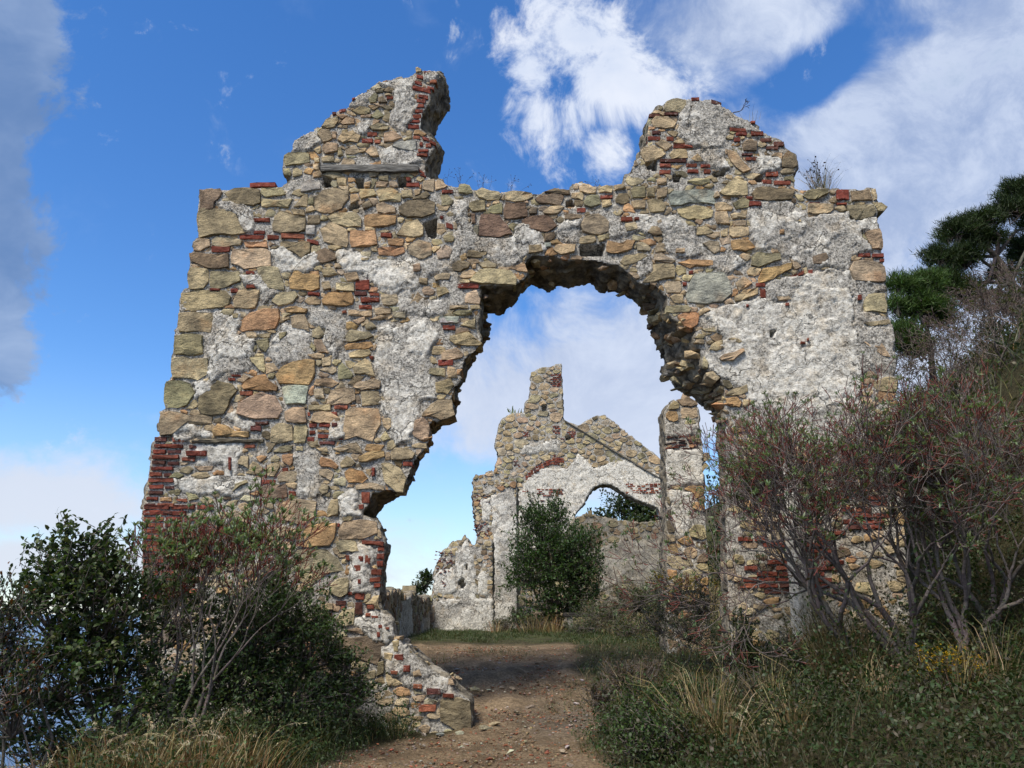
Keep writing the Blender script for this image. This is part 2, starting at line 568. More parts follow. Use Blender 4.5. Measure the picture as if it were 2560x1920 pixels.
sv = [(-40000, -20000, -55), (20000, -20000, -55), (20000, 60000, -55), (-40000, 60000, -55)]
me = np_mesh('sea', np.array(sv), np.array([[0, 1, 2, 3]]), MAT_SEA)
sea = link('sea', me); sea['kind'] = 'structure'; sea['label'] = 'calm blue sea reaching to the horizon'

# ------------------------------------------------------------------ masonry
TINT = {'t': (.48, .38, .24), 'g': (.34, .29, .18), 'o': (.45, .285, .15), 'd': (.24, .19, .125),
        'w': (.43, .42, .37), 'r': (.225, .15, .105), 'p': (.46, .39, .27),
        'b': (.215, .066, .045), 'k': (.12, .055, .045), 'c': (.3, .11, .068)}


class Face:
    """a vertical wall plane: o = a point on its front, U = along it, N = into the wall"""
    def __init__(self, o, ang=0.0):
        self.o = Vector(o)
        self.U = Vector((math.cos(ang), math.sin(ang), 0)); self.N = Vector((-math.sin(ang), math.cos(ang), 0))
        self.ang = ang

    def px(self, u, v, depth=0.0):
        d = Vector(ray(u, v)); c = Vector((0, 0, EYE)); o = self.o + self.N * depth
        t = (o - c).dot(self.N) / d.dot(self.N)
        p = c + d * t - self.o
        return (p.dot(self.U), p.z)


def tint(code, r, var=0.16):
    c = np.array(TINT[code]); c = c * (1 + r.uniform(-var, var)); c = c * (1 + r.uniform(-.06, .06, 3))
    return np.clip(c, 0.01, .85)


def block(poly, deep, prot, r, bev=.007, joint=.003, nmin=8, nmax=14, tilt=.04, jag=.08):
    """one stone or brick: outline in the wall plane -> V, F, centre; about 50 triangles"""
    P = [np.array(q, float) for q in poly]
    A = sum(P[i - 1][0] * P[i][1] - P[i][0] * P[i - 1][1] for i in range(len(P)))
    if A < 0: P.reverse()
    per = sum(np.linalg.norm(P[i] - P[i - 1]) for i in range(len(P)))
    n = int(np.clip(per / .07, nmin, nmax)); n = max(n, len(P))
    orig = [True] * len(P)
    while len(P) < n:
        L = [np.linalg.norm(P[(i + 1) % len(P)] - P[i]) for i in range(len(P))]
        i = int(np.argmax(L)); a, b = P[i], P[(i + 1) % len(P)]
        m = a + (b - a) * r.uniform(.38, .62); d = b - a
        m = m + np.array([d[1], -d[0]]) * r.uniform(-.7, 1) * jag
        P.insert(i + 1, m); orig.insert(i + 1, False)
    P = np.array(P); k = len(P)
    soft = P * .96 + .02 * (np.roll(P, 1, 0) + np.roll(P, -1, 0))
    P = np.where(np.array(orig)[:, None], soft, P)
    c = P.mean(0); D = P - c; rad = np.linalg.norm(D, axis=1)
    mr = max(rad.mean(), 1e-3)
    D = D * np.clip(1 - joint / np.maximum(rad, 1e-3), .3, 1)[:, None]
    bv = min(bev, mr * .35)
    D2 = D * np.clip(1 - bv * r.uniform(.6, 1.5, k) / np.maximum(rad, 1e-3), .25, 1)[:, None]
    tx, tz = r.uniform(-tilt, tilt, 2)
    rough = min(.012, mr * .1)
    y1 = -prot + bv * .8 + D @ np.array([tx, tz]); y2 = -prot + D2 @ np.array([tx, tz]) + r.uniform(-rough, rough, k)
    V = np.zeros((3 * k + 1, 3))
    V[:k, 0] = D[:, 0]; V[:k, 2] = D[:, 1]; V[:k, 1] = deep
    V[k:2 * k, 0] = D[:, 0]; V[k:2 * k, 2] = D[:, 1]; V[k:2 * k, 1] = y1
    V[2 * k:3 * k, 0] = D2[:, 0]; V[2 * k:3 * k, 2] = D2[:, 1]; V[2 * k:3 * k, 1] = y2
    V[3 * k] = (r.uniform(-.45, .45) * mr, -prot - r.uniform(-.006, .014) * min(1, mr / .12), r.uniform(-.25, .25) * mr)
    F = []
    for a in range(k):
        b = (a + 1) % k
        F += [(a, b, k + b), (a, k + b, k + a), (k + a, k + b, 2 * k + b), (k + a, 2 * k + b, 2 * k + a), (2 * k + a, 2 * k + b, 3 * k)]
    area = abs(sum(P[i - 1][0] * P[i][1] - P[i][0] * P[i - 1][1] for i in range(k))) / 2
    return V, np.array(F), (c[0], 0, c[1]), area


def voxel(front, back, T, size):
    bm = bmesh.new()
    a = [bm.verts.new((p[0], 0, p[1])) for p in front]
    b = [bm.verts.new((p[0], T, p[1])) for p in back]
    n = len(a)
    f1 = bm.faces.new(a); f2 = bm.faces.new(b[::-1])
    for i in range(n):
        j = (i + 1) % n
        bm.faces.new((a[j], a[i], b[i], b[j]))
    bmesh.ops.recalc_face_normals(bm, faces=bm.faces)
    bmesh.ops.triangulate(bm, faces=bm.faces)
    me = bpy.data.meshes.new('tmp'); bm.to_mesh(me); bm.free()
    o = bpy.data.objects.new('tmp', me); COL.objects.link(o)
    md = o.modifiers.new('remesh', 'REMESH'); md.mode = 'VOXEL'; md.voxel_size = size
    dg = bpy.context.evaluated_depsgraph_get()
    m2 = bpy.data.meshes.new_from_object(o.evaluated_get(dg))
    n = len(m2.vertices)
    V = np.empty(n * 3); m2.vertices.foreach_get('co', V); V = V.reshape(-1, 3)
    Nn = np.empty(n * 3); m2.vertices.foreach_get('normal', Nn); Nn = Nn.reshape(-1, 3)
    F = np.array([p.vertices[:] for p in m2.polygons if len(p.vertices) == 4])
    bpy.data.objects.remove(o); bpy.data.meshes.remove(me); bpy.data.meshes.remove(m2)
    return V, Nn, F


def masonry(root, face, front, back, T, stones, bricks, plaster, holes=(), vox=.025, fill=.13, res=.014, seed=1, aspect=1.5,
            reveal=(), prot=(.002, .018), joint=.003, amp=.05, white=.35, deepw=.3, max_parts=300, tints='tttttttgdoop', fill_names=True,
            warp=.035, core_dark=1.0, gap=.14, dirty=0.0):
    r = np.random.default_rng(seed)
    front = np.array(front); back = np.array(back)
    # --- core of rubble and mortar
    V, Nn, F = voxel(front, back, T, vox)
    W0 = V + np.array([seed * 7.1, 0, 0])
    wx = warp * fbm(W0, 7, 3, 5); wz = warp * fbm(W0, 7, 3, 6)
    isf = np.clip((-Nn[:, 1] - .45) / .3, 0, 1)
    pl = np.zeros(len(V), bool); wv = np.zeros(len(V))
    for code, poly in plaster:
        m = pip(poly, V[:, 0] + wx, V[:, 2] + wz); pl |= m; wv[m] = code
    hl = np.zeros(len(V), bool)
    for h in holes: hl |= pip(h, V[:, 0], V[:, 2])
    n1 = fbm(W0, 24, 3, 31); n2 = fbm(W0, 5, 3, 32)
    dy = np.where(pl, -.016 + .011 * n1 + .015 * n2, .004 + .012 * n1 + .01 * n2)
    lay = pl & (fbm(W0, 2.6, 5, 77) > .04)
    dy = dy - .013 * lay; wv = np.where(pl, wv - .22 + .42 * lay, wv)
    dy = np.where(hl, .28, dy)
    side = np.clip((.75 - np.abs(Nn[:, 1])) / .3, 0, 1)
    blk = vnoise(np.floor(W0 * 9) / 9 + .01, 9, 40) * .6 + fbm(W0, 7, 4, 41)
    D = Nn * (side * amp * blk)[:, None]
    D[:, 1] += isf * dy
    V2 = V + D
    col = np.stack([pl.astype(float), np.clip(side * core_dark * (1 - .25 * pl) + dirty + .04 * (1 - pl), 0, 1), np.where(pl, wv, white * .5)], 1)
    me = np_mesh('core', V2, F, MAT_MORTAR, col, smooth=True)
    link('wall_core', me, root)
    # --- traced stones and bricks
    done = []      # (area, V, F, centre, colour, is_brick)
    seg = np.stack([front, np.roll(front, -1, 0)], 1)

    def edge_dist(q):
        q = np.asarray(q); a, b = seg[:, 0], seg[:, 1]; d = b - a
        t = np.clip(((q[:, None] - a) * d).sum(2) / np.maximum((d * d).sum(1), 1e-9), 0, 1)
        return np.linalg.norm(q[:, None] - (a + t[..., None] * d), axis=2).min()

    def in_plaster(poly):
        c = np.mean(np.asarray(poly), 0)
        return any(pip(q, c[:1], c[1:2])[0] for _, q in plaster)

    for code, poly in stones:
        deep = deepw if edge_dist(poly) < .05 else .06
        V1, F1, c, ar = block(poly, deep, r.uniform(*prot) + (.026 if in_plaster(poly) else .012), r, joint=joint)
        done.append((ar, V1, F1, c, tint(code, r), False))
    for code, poly in bricks:
        deep = min(deepw, .14) if edge_dist(poly) < .05 else .05
        V1, F1, c, ar = block(poly, deep, r.uniform(.008, .024) + (.022 if in_plaster(poly) else 0), r, bev=.006, joint=.004, nmin=8, nmax=8, tilt=.04, jag=.02)
        done.append((ar, V1, F1, c, tint(code, r, .22), True))
    # --- smaller stones fitted into what is left
    x0, z0 = front.min(0); x1, z1 = front.max(0)
    xs = np.arange(x0, x1, res); zs = np.arange(z0, z1, res)
    X, Z = np.meshgrid(xs, zs)
    P3 = np.stack([X.ravel() + seed * 7.1, np.zeros(X.size), Z.ravel()], 1)
    Xw = X + warp * fbm(P3, 7, 3, 5).reshape(X.shape); Zw = Z + warp * fbm(P3, 7, 3, 6).reshape(X.shape)
    free = pip(front, X, Z)
    for code, poly in plaster: free &= ~pip(poly, Xw, Zw)
    for h in holes: free &= ~pip(h, X, Z)
    occ = np.zeros_like(free)
    for _, poly in list(stones) + list(bricks):
        q = np.array(poly)
        i0 = max(int((q[:, 0].min() - x0) / res) - 1, 0); i1 = int((q[:, 0].max() - x0) / res) + 2
        j0 = max(int((q[:, 1].min() - z0) / res) - 1, 0); j1 = int((q[:, 1].max() - z0) / res) + 2
        if i1 <= i0 or j1 <= j0: continue
        occ[j0:j1, i0:i1] |= pip(q, X[j0:j1, i0:i1], Z[j0:j1, i0:i1])
    free &= ~occ
    if fill and free.any():
        fj, fi = np.where(free)
        S = []
        cand = r.permutation(len(fj))[:14000]
        sa = np.empty((0, 3))
        for q in cand:
            x, z = xs[fi[q]], zs[fj[q]]
            rr = fill * (.55 + .95 * r.random() ** 1.6)
            if len(sa):
                d = np.hypot((sa[:, 0] - x) / aspect ** .5, (sa[:, 1] - z) * aspect ** .5)
                if (d < (sa[:, 2] + rr) * .5).any(): continue
            sa = np.vstack([sa, (x, z, rr)])
        lab = np.full(free.shape, -1, np.int32)
        fx, fz = xs[fi], zs[fj]; out = np.empty(len(fi), np.int32)
        for a in range(0, len(fi), 20000):
            dx = (fx[a:a + 20000, None] - sa[:, 0]) / aspect ** .5; dz = (fz[a:a + 20000, None] - sa[:, 1]) * aspect ** .5
            out[a:a + 20000] = np.argmin(np.hypot(dx, dz) - sa[:, 2] * .5, 1)
        lab[fj, fi] = out
        cnt = np.bincount(out, minlength=len(sa)).astype(float)
        cx = np.bincount(out, fx, len(sa)) / np.maximum(cnt, 1); cz = np.bincount(out, fz, len(sa)) / np.maximum(cnt, 1)
        H, Wd = lab.shape

        def look(x, z):
            i = np.clip(((x - x0) / res + .5).astype(int), 0, Wd - 1); j = np.clip(((z - z0) / res + .5).astype(int), 0, H - 1)
            return lab[j, i]
        ids = np.arange(len(sa))
        bad = look(cx, cz) != ids
        cx = np.where(bad, sa[:, 0], cx); cz = np.where(bad, sa[:, 1], cz)
        K = 9
        th = np.linspace(0, 2 * math.pi, K, endpoint=False)[None] + r.uniform(0, .7, (len(sa), 1)) + r.uniform(-.22, .22, (len(sa), K))
        rad = np.zeros((len(sa), K)); alive = np.ones((len(sa), K), bool)
        for st in range(1, 60):
            q = st * res * .7
            alive &= look(cx[:, None] + q * np.cos(th), cz[:, None] + q * np.sin(th)) == ids[:, None]
            rad[alive] = q
            if not alive.any(): break
        lim = np.median(rad, 1)[:, None] * 2.2
        rad = np.minimum(rad, lim) * r.uniform(.9, 1.02, rad.shape)
        for i in ids:
            if rad[i].mean() < .018 or r.random() < gap: continue
            poly = np.stack([cx[i] + rad[i] * np.cos(th[i]), cz[i] + rad[i] * np.sin(th[i])], 1)
            deep = deepw if edge_dist(poly) < .06 else .05
            small = rad[i].mean() < .045
            V1, F1, c, ar = block(poly, deep, r.uniform(prot[0] - .004, prot[1]) - (.004 if small else 0), r, joint=joint * .6, nmin=7, nmax=11)
            if ar < .0012: continue
            done.append((ar, V1, F1, c, tint(tints[r.integers(len(tints))], r, .22), False))
    # --- the largest as pieces of their own, the smallest together
    done.sort(key=lambda q: -q[0])
    count = [0, 0]; rest = []
    for ar, V1, F1, c, cl, isb in done:
        if count[isb] < max_parts:
            count[isb] += 1
            me = np_mesh('brick' if isb else 'stone', V1, F1, MAT_BRICK if isb else MAT_STONE, cl, smooth=True, sharp=24)
            link('brick' if isb else 'stone', me, root, c)
        else:
            rest.append((V1 + np.array(c), F1, cl))
    if rest:
        V1, F1, C1 = batch(rest)
        o = link('small_stones', np_mesh('small_stones', V1, F1, MAT_STONE, C1, smooth=True, sharp=38), root)
        o['kind'] = 'stuff'
    # --- broken stones sticking out of the torn edges
    n_r = 0
    for (i0, i1, dens, smin, smax) in reveal:
        for i in range(i0, i1):
            f0, f1, b0, b1 = front[i % len(front)], front[(i + 1) % len(front)], back[i % len(front)], back[(i + 1) % len(front)]
            L = np.linalg.norm(f1 - f0) * T
            for _ in range(r.poisson(L * dens)):
                s, t = r.random(), r.uniform(.06, .97)
                p = (f0 * (1 - s) + f1 * s) * (1 - t) + (b0 * (1 - s) + b1 * s) * t
                k = r.integers(len(HULLS)); key = 'edge_stone_%d_%d' % (k, r.integers(3))
                m = bpy.data.meshes.get(key)
                if m is None:
                    m = np_mesh(key, HULLS[k][0], HULLS[k][1], MAT_STONE, tint('ttgdo'[r.integers(5)], r), smooth=True, sharp=28)
                o = link('broken_stone', m, root, (p[0], t * T, p[1]))
                sz = r.uniform(smin, smax)
                o.scale = (sz * r.uniform(.8, 1.4), sz * r.uniform(.8, 1.4), sz * r.uniform(.45, .8))
                o.rotation_euler = (r.uniform(-.5, .5), r.uniform(-.6, .6), r.uniform(0, 6.28))
                n_r += 1
    return count, len(rest), n_r


def wall_root(name, label, cat, face):
    o = thing(name, label, cat, face.o)
    o.rotation_euler = (0, 0, face.ang)
    return o


# zoomed views of the photograph in which the stones were measured: origin and enlargement
VIEW = {1: (350, 400, 2.765), 2: (350, 1000, 2.765), 3: (640, 140, 3.6867), 4: (1100, 400, 3.3515),
        5: (1500, 200, 2.9105), 6: (1550, 640, 3.1155), 7: (930, 880, 2.4578), 8: (1160, 860, 3.95), 9: (700, 1500, 2.4578), 0: (0, 0, 1.0)}


def read(face, view, text):
    ox, oy, k = VIEW[view]
    out = []
    for ln in text.strip().splitlines():
        w = ln.split()
        pts = [tuple(map(float, q.split(','))) for q in w[1:]]
        out.append((w[0], [face.px(ox + x / k, oy + y / k) for x, y in pts]))
    return out


def read_bricks(face, view, text):
    """bricks as x0,y0,x1,y1 rectangles (optional slope of the right end)"""
    ox, oy, k = VIEW[view]
    out = []
    for q in text.split():
        code = 'b'
        if q[0] in 'kcbop': code, q = q[0], q[1:]
        v = list(map(float, q.split(',')))
        sl = v[4] if len(v) > 4 else random.uniform(-3, 3)
        x0, y0, x1, y1 = v[:4]
        j = lambda: random.uniform(-3, 3)
        pts = [(x0 + j(), y0 + j()), (x1 + j(), y0 + sl + j()), (x1 + j(), y1 + sl + j()), (x0 + j(), y1 + j())]
        out.append((code, [face.px(ox + x / k, oy + y / k) for x, y in pts]))
    return out


def read_areas(face, view, text):
    out = []
    for code, poly in read(face, view, text):
        out.append((float(code), poly))
    return out


# ------------------------------------------------------------------ the front wall with the broken arch
FW = Face((0, 9.0, 0))
TH = 0.62
ST = []
ST += read(FW, 1, '''
d 410,205 560,200 575,225 520,300 510,340 410,350
d 580,230 650,195 830,205 835,300 790,320 670,315
t 840,200 985,195 1010,240 870,265 835,235
t 840,270 1060,270 1030,335 840,325
t 1060,330 1130,245 1160,235 1160,330
g 1165,265 1205,262 1205,320 1160,310
w 1115,165 1180,135 1250,170 1250,205 1150,225 1110,225
t 1200,280 1260,210 1330,195 1450,215 1445,270 1400,340 1260,372 1205,345
t 1450,240 1500,235 1520,275 1455,310
t 1520,205 1620,205 1640,245 1525,275
t 1650,265 1700,220 1810,230 1805,290 1650,290
t 1805,210 1880,205 1890,260 1810,265
t 1895,210 1950,205 1935,240 1900,250
d 1785,330 1850,280 1990,270 2045,300 2040,370 1950,400 1840,400 1790,370
t 1630,310 1680,290 1770,330 1770,370 1640,365
g 1530,310 1590,280 1610,320 1545,345
t 1955,145 2040,130 2030,225 1950,205
t 1360,125 1430,125 1430,180 1370,180
t 1370,180 1450,185 1440,215 1390,210
t 1550,160 1600,150 1590,195 1550,195
t 1650,115 1720,110 1720,150 1650,140
t 1630,155 1720,155 1700,190 1630,190
g 395,375 420,335 560,340 665,375 700,450 730,510 410,545
g 930,390 970,350 1060,385 1150,400 1145,490 1030,512 920,500
t 1040,345 1140,345 1145,390 1060,380
d 1160,385 1245,385 1245,440 1155,445
w 1150,455 1215,455 1210,525 1150,520
t 1290,390 1340,370 1495,360 1535,410 1530,465 1440,465 1330,440
o 1550,380 1640,370 1775,390 1770,440 1680,465 1550,460
t 1240,480 1310,430 1440,490 1445,570 1430,605 1270,570
o 1455,490 1630,490 1645,590 1460,605
t 1770,520 1830,430 1920,410 1965,470 1960,525 1830,530
o 1710,545 1830,550 1820,595 1715,590
o 1640,610 1740,600 1830,605 1835,640 1760,670 1650,660
g 1850,590 1930,550 2010,570 2020,660 1930,690 1860,650
t 375,570 410,545 485,550 490,600 420,630 370,630
t 495,550 530,530 660,540 715,560 700,590 530,605 495,590
o 720,570 880,560 890,615 730,605
t 640,610 870,610 910,640 910,735 720,755 630,720
g 965,565 1180,570 1180,640 1120,685 1060,640 970,610
d 1220,640 1280,605 1350,640 1360,690 1260,720 1215,695
p 1525,635 1600,635 1595,675 1530,670
t 1530,680 1590,680 1580,700 1530,700
d 340,650 400,640 620,650 620,745 500,755 350,700
t 330,790 350,745 475,755 480,850 440,890 340,895
g 485,770 690,770 700,840 585,885 485,885
g 810,745 960,745 1000,900 890,890 830,820
o 1030,830 1070,755 1130,790 1245,795 1245,890 1180,910 1035,890
t 1255,770 1310,730 1370,790 1265,805
t 1405,790 1500,775 1520,830 1430,840
t 1355,850 1480,850 1485,910 1355,905
t 1255,845 1310,840 1325,890 1270,905
t 280,920 400,895 600,905 635,950 620,1000 500,1030 285,1040
t 645,970 680,900 830,900 825,960 800,1025 645,1025
t 905,975 950,920 1080,910 1100,940 1060,990 960,1015
o 1255,970 1300,915 1465,915 1485,960 1475,1000 1260,1000
t 1665,930 1780,930 1790,980 1770,1005 1680,1005
t 1930,820 1990,820 1985,865 1930,855
t 1860,1000 1920,910 1960,950 2000,950 1930,990
t 2050,885 2110,880 2140,920 2060,950
t 2030,810 2090,785 2150,790 2140,830 2040,840
o 995,1030 1080,1010 1165,1035 1150,1060 1010,1050
t 980,1060 1060,1065 990,1095
t 1040,1085 1140,1065 1175,1190 1050,1160
t 1440,1040 1605,1040 1605,1080 1440,1075
t 1620,1030 1740,1030 1740,1065 1625,1070
o 690,1110 760,1055 860,1025 965,1030 970,1090 940,1170 700,1190 675,1160
g 265,1060 380,1050 500,1055 515,1120 490,1195 270,1190
g 240,1220 370,1200 440,1215 440,1340 330,1355 240,1345
t 220,1370 300,1360 475,1370 475,1480 400,1525 225,1510
g 180,1530 290,1525 350,1545 385,1610 330,1700 175,1715
t 640,1070 690,1065 680,1100 645,1100
t 800,1210 910,1195 900,1230 820,1225
g 800,1250 890,1230 900,1290 870,1330 820,1300
g 960,1195 1020,1190 1010,1220 970,1250
g 1190,1180 1240,1145 1280,1205 1240,1240 1190,1230
t 1200,1240 1260,1240 1310,1340 1230,1330
g 1420,1220 1450,1170 1590,1190 1620,1220 1560,1240 1430,1260
o 1410,1290 1440,1265 1600,1255 1620,1290 1560,1310 1420,1315
t 1440,1340 1490,1320 1590,1310 1600,1345 1540,1370 1450,1370
g 1550,1150 1600,1120 1640,1160 1560,1175
t 1585,1105 1660,1070 1715,1085 1650,1110
t 1470,1110 1560,1080 1560,1110 1510,1140
t 1155,1350 1230,1335 1280,1350 1270,1375 1220,1375
p 1745,1050 1840,1055 1840,1100 1750,1090
t 1255,1370 1320,1360 1320,1425 1260,1430
o 935,1490 980,1430 1060,1395 1215,1385 1215,1470 1170,1555 960,1550
t 755,1365 860,1360 865,1475 830,1460
t 1465,1430 1560,1370 1600,1400 1630,1500 1480,1480
g 1370,1420 1400,1400 1480,1490 1460,1515 1370,1520
t 1195,1555 1215,1515 1320,1505 1380,1545 1330,1575
t 1470,1570 1490,1545 1620,1510 1670,1530 1660,1580 1530,1595
o 700,1560 760,1510 870,1480 890,1520 960,1570 950,1600 820,1595 715,1590
t 1200,1590 1270,1580 1280,1650 1210,1650
t 2000,1440 2110,1440 2110,1500 1995,1480
t 2125,1430 2180,1440 2200,1510 2130,1510
t 2040,1540 2150,1510 2175,1560 2130,1620 2040,1610
w 2060,1090 2212,1085 2200,1130 2080,1130
t 2140,1220 2212,1200 2230,1250 2140,1250
t 2080,1340 2212,1310 2230,1350 2100,1370
t 2110,550 2170,525 2175,560 2110,565
p 2045,640 2110,585 2160,620 2140,680 2060,690
t 1885,730 1940,720 1940,770 1890,780
''')
ST += read(FW, 0, '''
d 498,993 531,964 545,951 581,959 596,975 578,1000 560,1036 505,1037 496,1025
w 704,968 773,966 765,1012 715,1012
t 827,975 885,972 890,1000 870,1012 815,1012
t 901,979 947,977 955,1010 905,1015
t 596,1007 625,993 655,980 690,990 708,1025 697,1047 640,1049 592,1036
''')
ST += read(FW, 2, '''
g 145,85 250,80 350,110 510,115 500,165 330,170 235,180 230,245 140,250
o 500,215 540,165 600,175 660,215 760,220 755,255 620,255 510,250
t 905,200 950,160 1060,175 1060,280 980,300 900,290
t 1065,175 1150,170 1165,200 1140,300 1065,300
t 1000,80 1060,50 1140,50 1155,160 1010,150
t 1165,35 1320,30 1320,75 1165,75
t 1180,150 1200,90 1320,80 1390,130 1380,155 1240,165
t 1420,75 1460,50 1650,60 1670,170 1610,290 1500,250 1410,280 1405,180
t 1680,125 1740,130 1740,190 1710,210 1680,180
t 1660,265 1700,215 1735,270 1680,290
t 1955,90 2010,30 2060,0 2160,0 2165,60 2185,110 2080,140 2010,115 1945,115
t 1880,220 1900,140 1960,120 2000,160 1995,280 1940,285 1890,250
t 1875,315 1930,295 1985,300 1985,335 1880,330
t 1730,360 1760,330 1870,340 1905,370 1890,405 1735,415
o 1510,395 1560,365 1690,350 1695,390 1600,420 1510,430
t 1330,340 1400,320 1500,290 1540,370 1480,365 1380,360
t 1210,330 1290,325 1305,360 1240,355
g 915,360 970,320 1060,315 1050,350 980,365
t 1080,320 1130,320 1130,355 1080,350
t 675,440 700,390 755,390 755,480
t 845,520 880,450 960,430 970,460 930,535
o 980,380 1060,375 1060,440 1040,460 985,430
t 905,400 940,375 970,400 960,430 905,430
t 945,520 1000,490 1080,490 1115,540 1060,570 960,570
o 1235,440 1250,390 1320,410 1375,460 1360,480 1250,460
t 1380,440 1430,385 1495,435 1470,460 1390,470
g 1230,480 1300,475 1345,510 1320,560 1240,520
o 1410,500 1450,465 1540,490 1580,540 1540,575 1440,575
t 1665,440 1720,430 1800,470 1845,550 1820,640 1770,640 1690,570
g 1485,590 1560,570 1690,595 1690,625 1490,620
t 1235,620 1260,580 1310,590 1300,640 1260,660
t 640,640 660,580 740,550 750,570 690,600
d 835,610 860,590 1010,580 1020,670 920,690 840,670
t 935,770 980,700 1080,680 1150,690 1225,700 1215,800 1130,860 950,820
t 1290,790 1320,690 1370,680 1370,800 1300,810
t 1370,900 1400,840 1520,825 1640,840 1650,920 1560,955 1370,960
t 1650,890 1670,920 1670,960 1640,945
o 1090,1010 1150,880 1290,850 1365,850 1345,960 1310,1010 1160,1020
t 850,960 900,880 1015,870 1000,940 910,965
t 1010,900 1040,880 1110,910 1090,960 1010,960
t 850,1010 900,975 1060,985 1050,1050 870,1060
g 1040,1120 1080,1030 1290,1030 1370,1090 1420,1180 1340,1190 1060,1180
t 1350,985 1400,965 1490,970 1525,1050 1380,1055
t 1075,1190 1260,1190 1270,1220 1180,1290 1090,1240
t 1320,1270 1380,1230 1440,1225 1440,1340 1390,1365 1310,1330
t 1250,1410 1335,1405 1340,1450 1250,1450
t 1345,1530 1400,1450 1490,1430 1480,1550 1420,1565
t 1400,1590 1500,1570 1600,1600 1540,1620
''')
ST += read(FW, 3, '''
g 260,920 300,895 500,905 500,980 270,1015 250,970
g 250,1050 310,1035 330,1080 320,1110 260,1100
t 340,1045 380,1030 430,1060 425,1100 340,1115
t 525,1000 590,995 585,1060 530,1050
t 520,1085 590,1050 605,1110 530,1125
t 530,870 600,830 605,890 570,905
t 610,830 660,800 760,810 755,880 640,905 615,880
t 755,850 790,845 810,920 755,930
t 820,875 910,820 970,890 900,915 825,910
t 1010,890 1070,825 1110,850 1140,930 1060,935
t 600,660 640,590 760,560 765,600 720,665
t 775,620 840,560 915,580 910,625 800,640
g 560,720 600,680 680,680 705,770 620,810
t 750,780 790,715 900,690 930,720 975,745 940,805 860,790 800,810
t 700,700 745,700 740,765 705,760
t 1180,710 1270,690 1350,755 1250,795 1175,800
g 880,510 960,460 1060,490 1055,530 950,545
g 1055,560 1120,490 1190,550 1120,590
g 1040,660 1130,620 1230,650 1220,685 1070,690
g 1030,400 1090,340 1130,360 1110,430 1050,440
g 1125,385 1170,370 1215,430 1130,440
d 1170,330 1220,280 1280,310 1260,345
d 1150,465 1220,455 1280,490 1200,505
t 600,940 650,920 720,930 720,975 610,980
t 535,945 590,945 590,985 540,985
w 1250,840 1300,800 1480,780 1480,870 1400,880
t 1350,770 1440,730 1440,765 1360,785
t 1470,110 1490,104 1530,130 1525,150 1475,158
''')
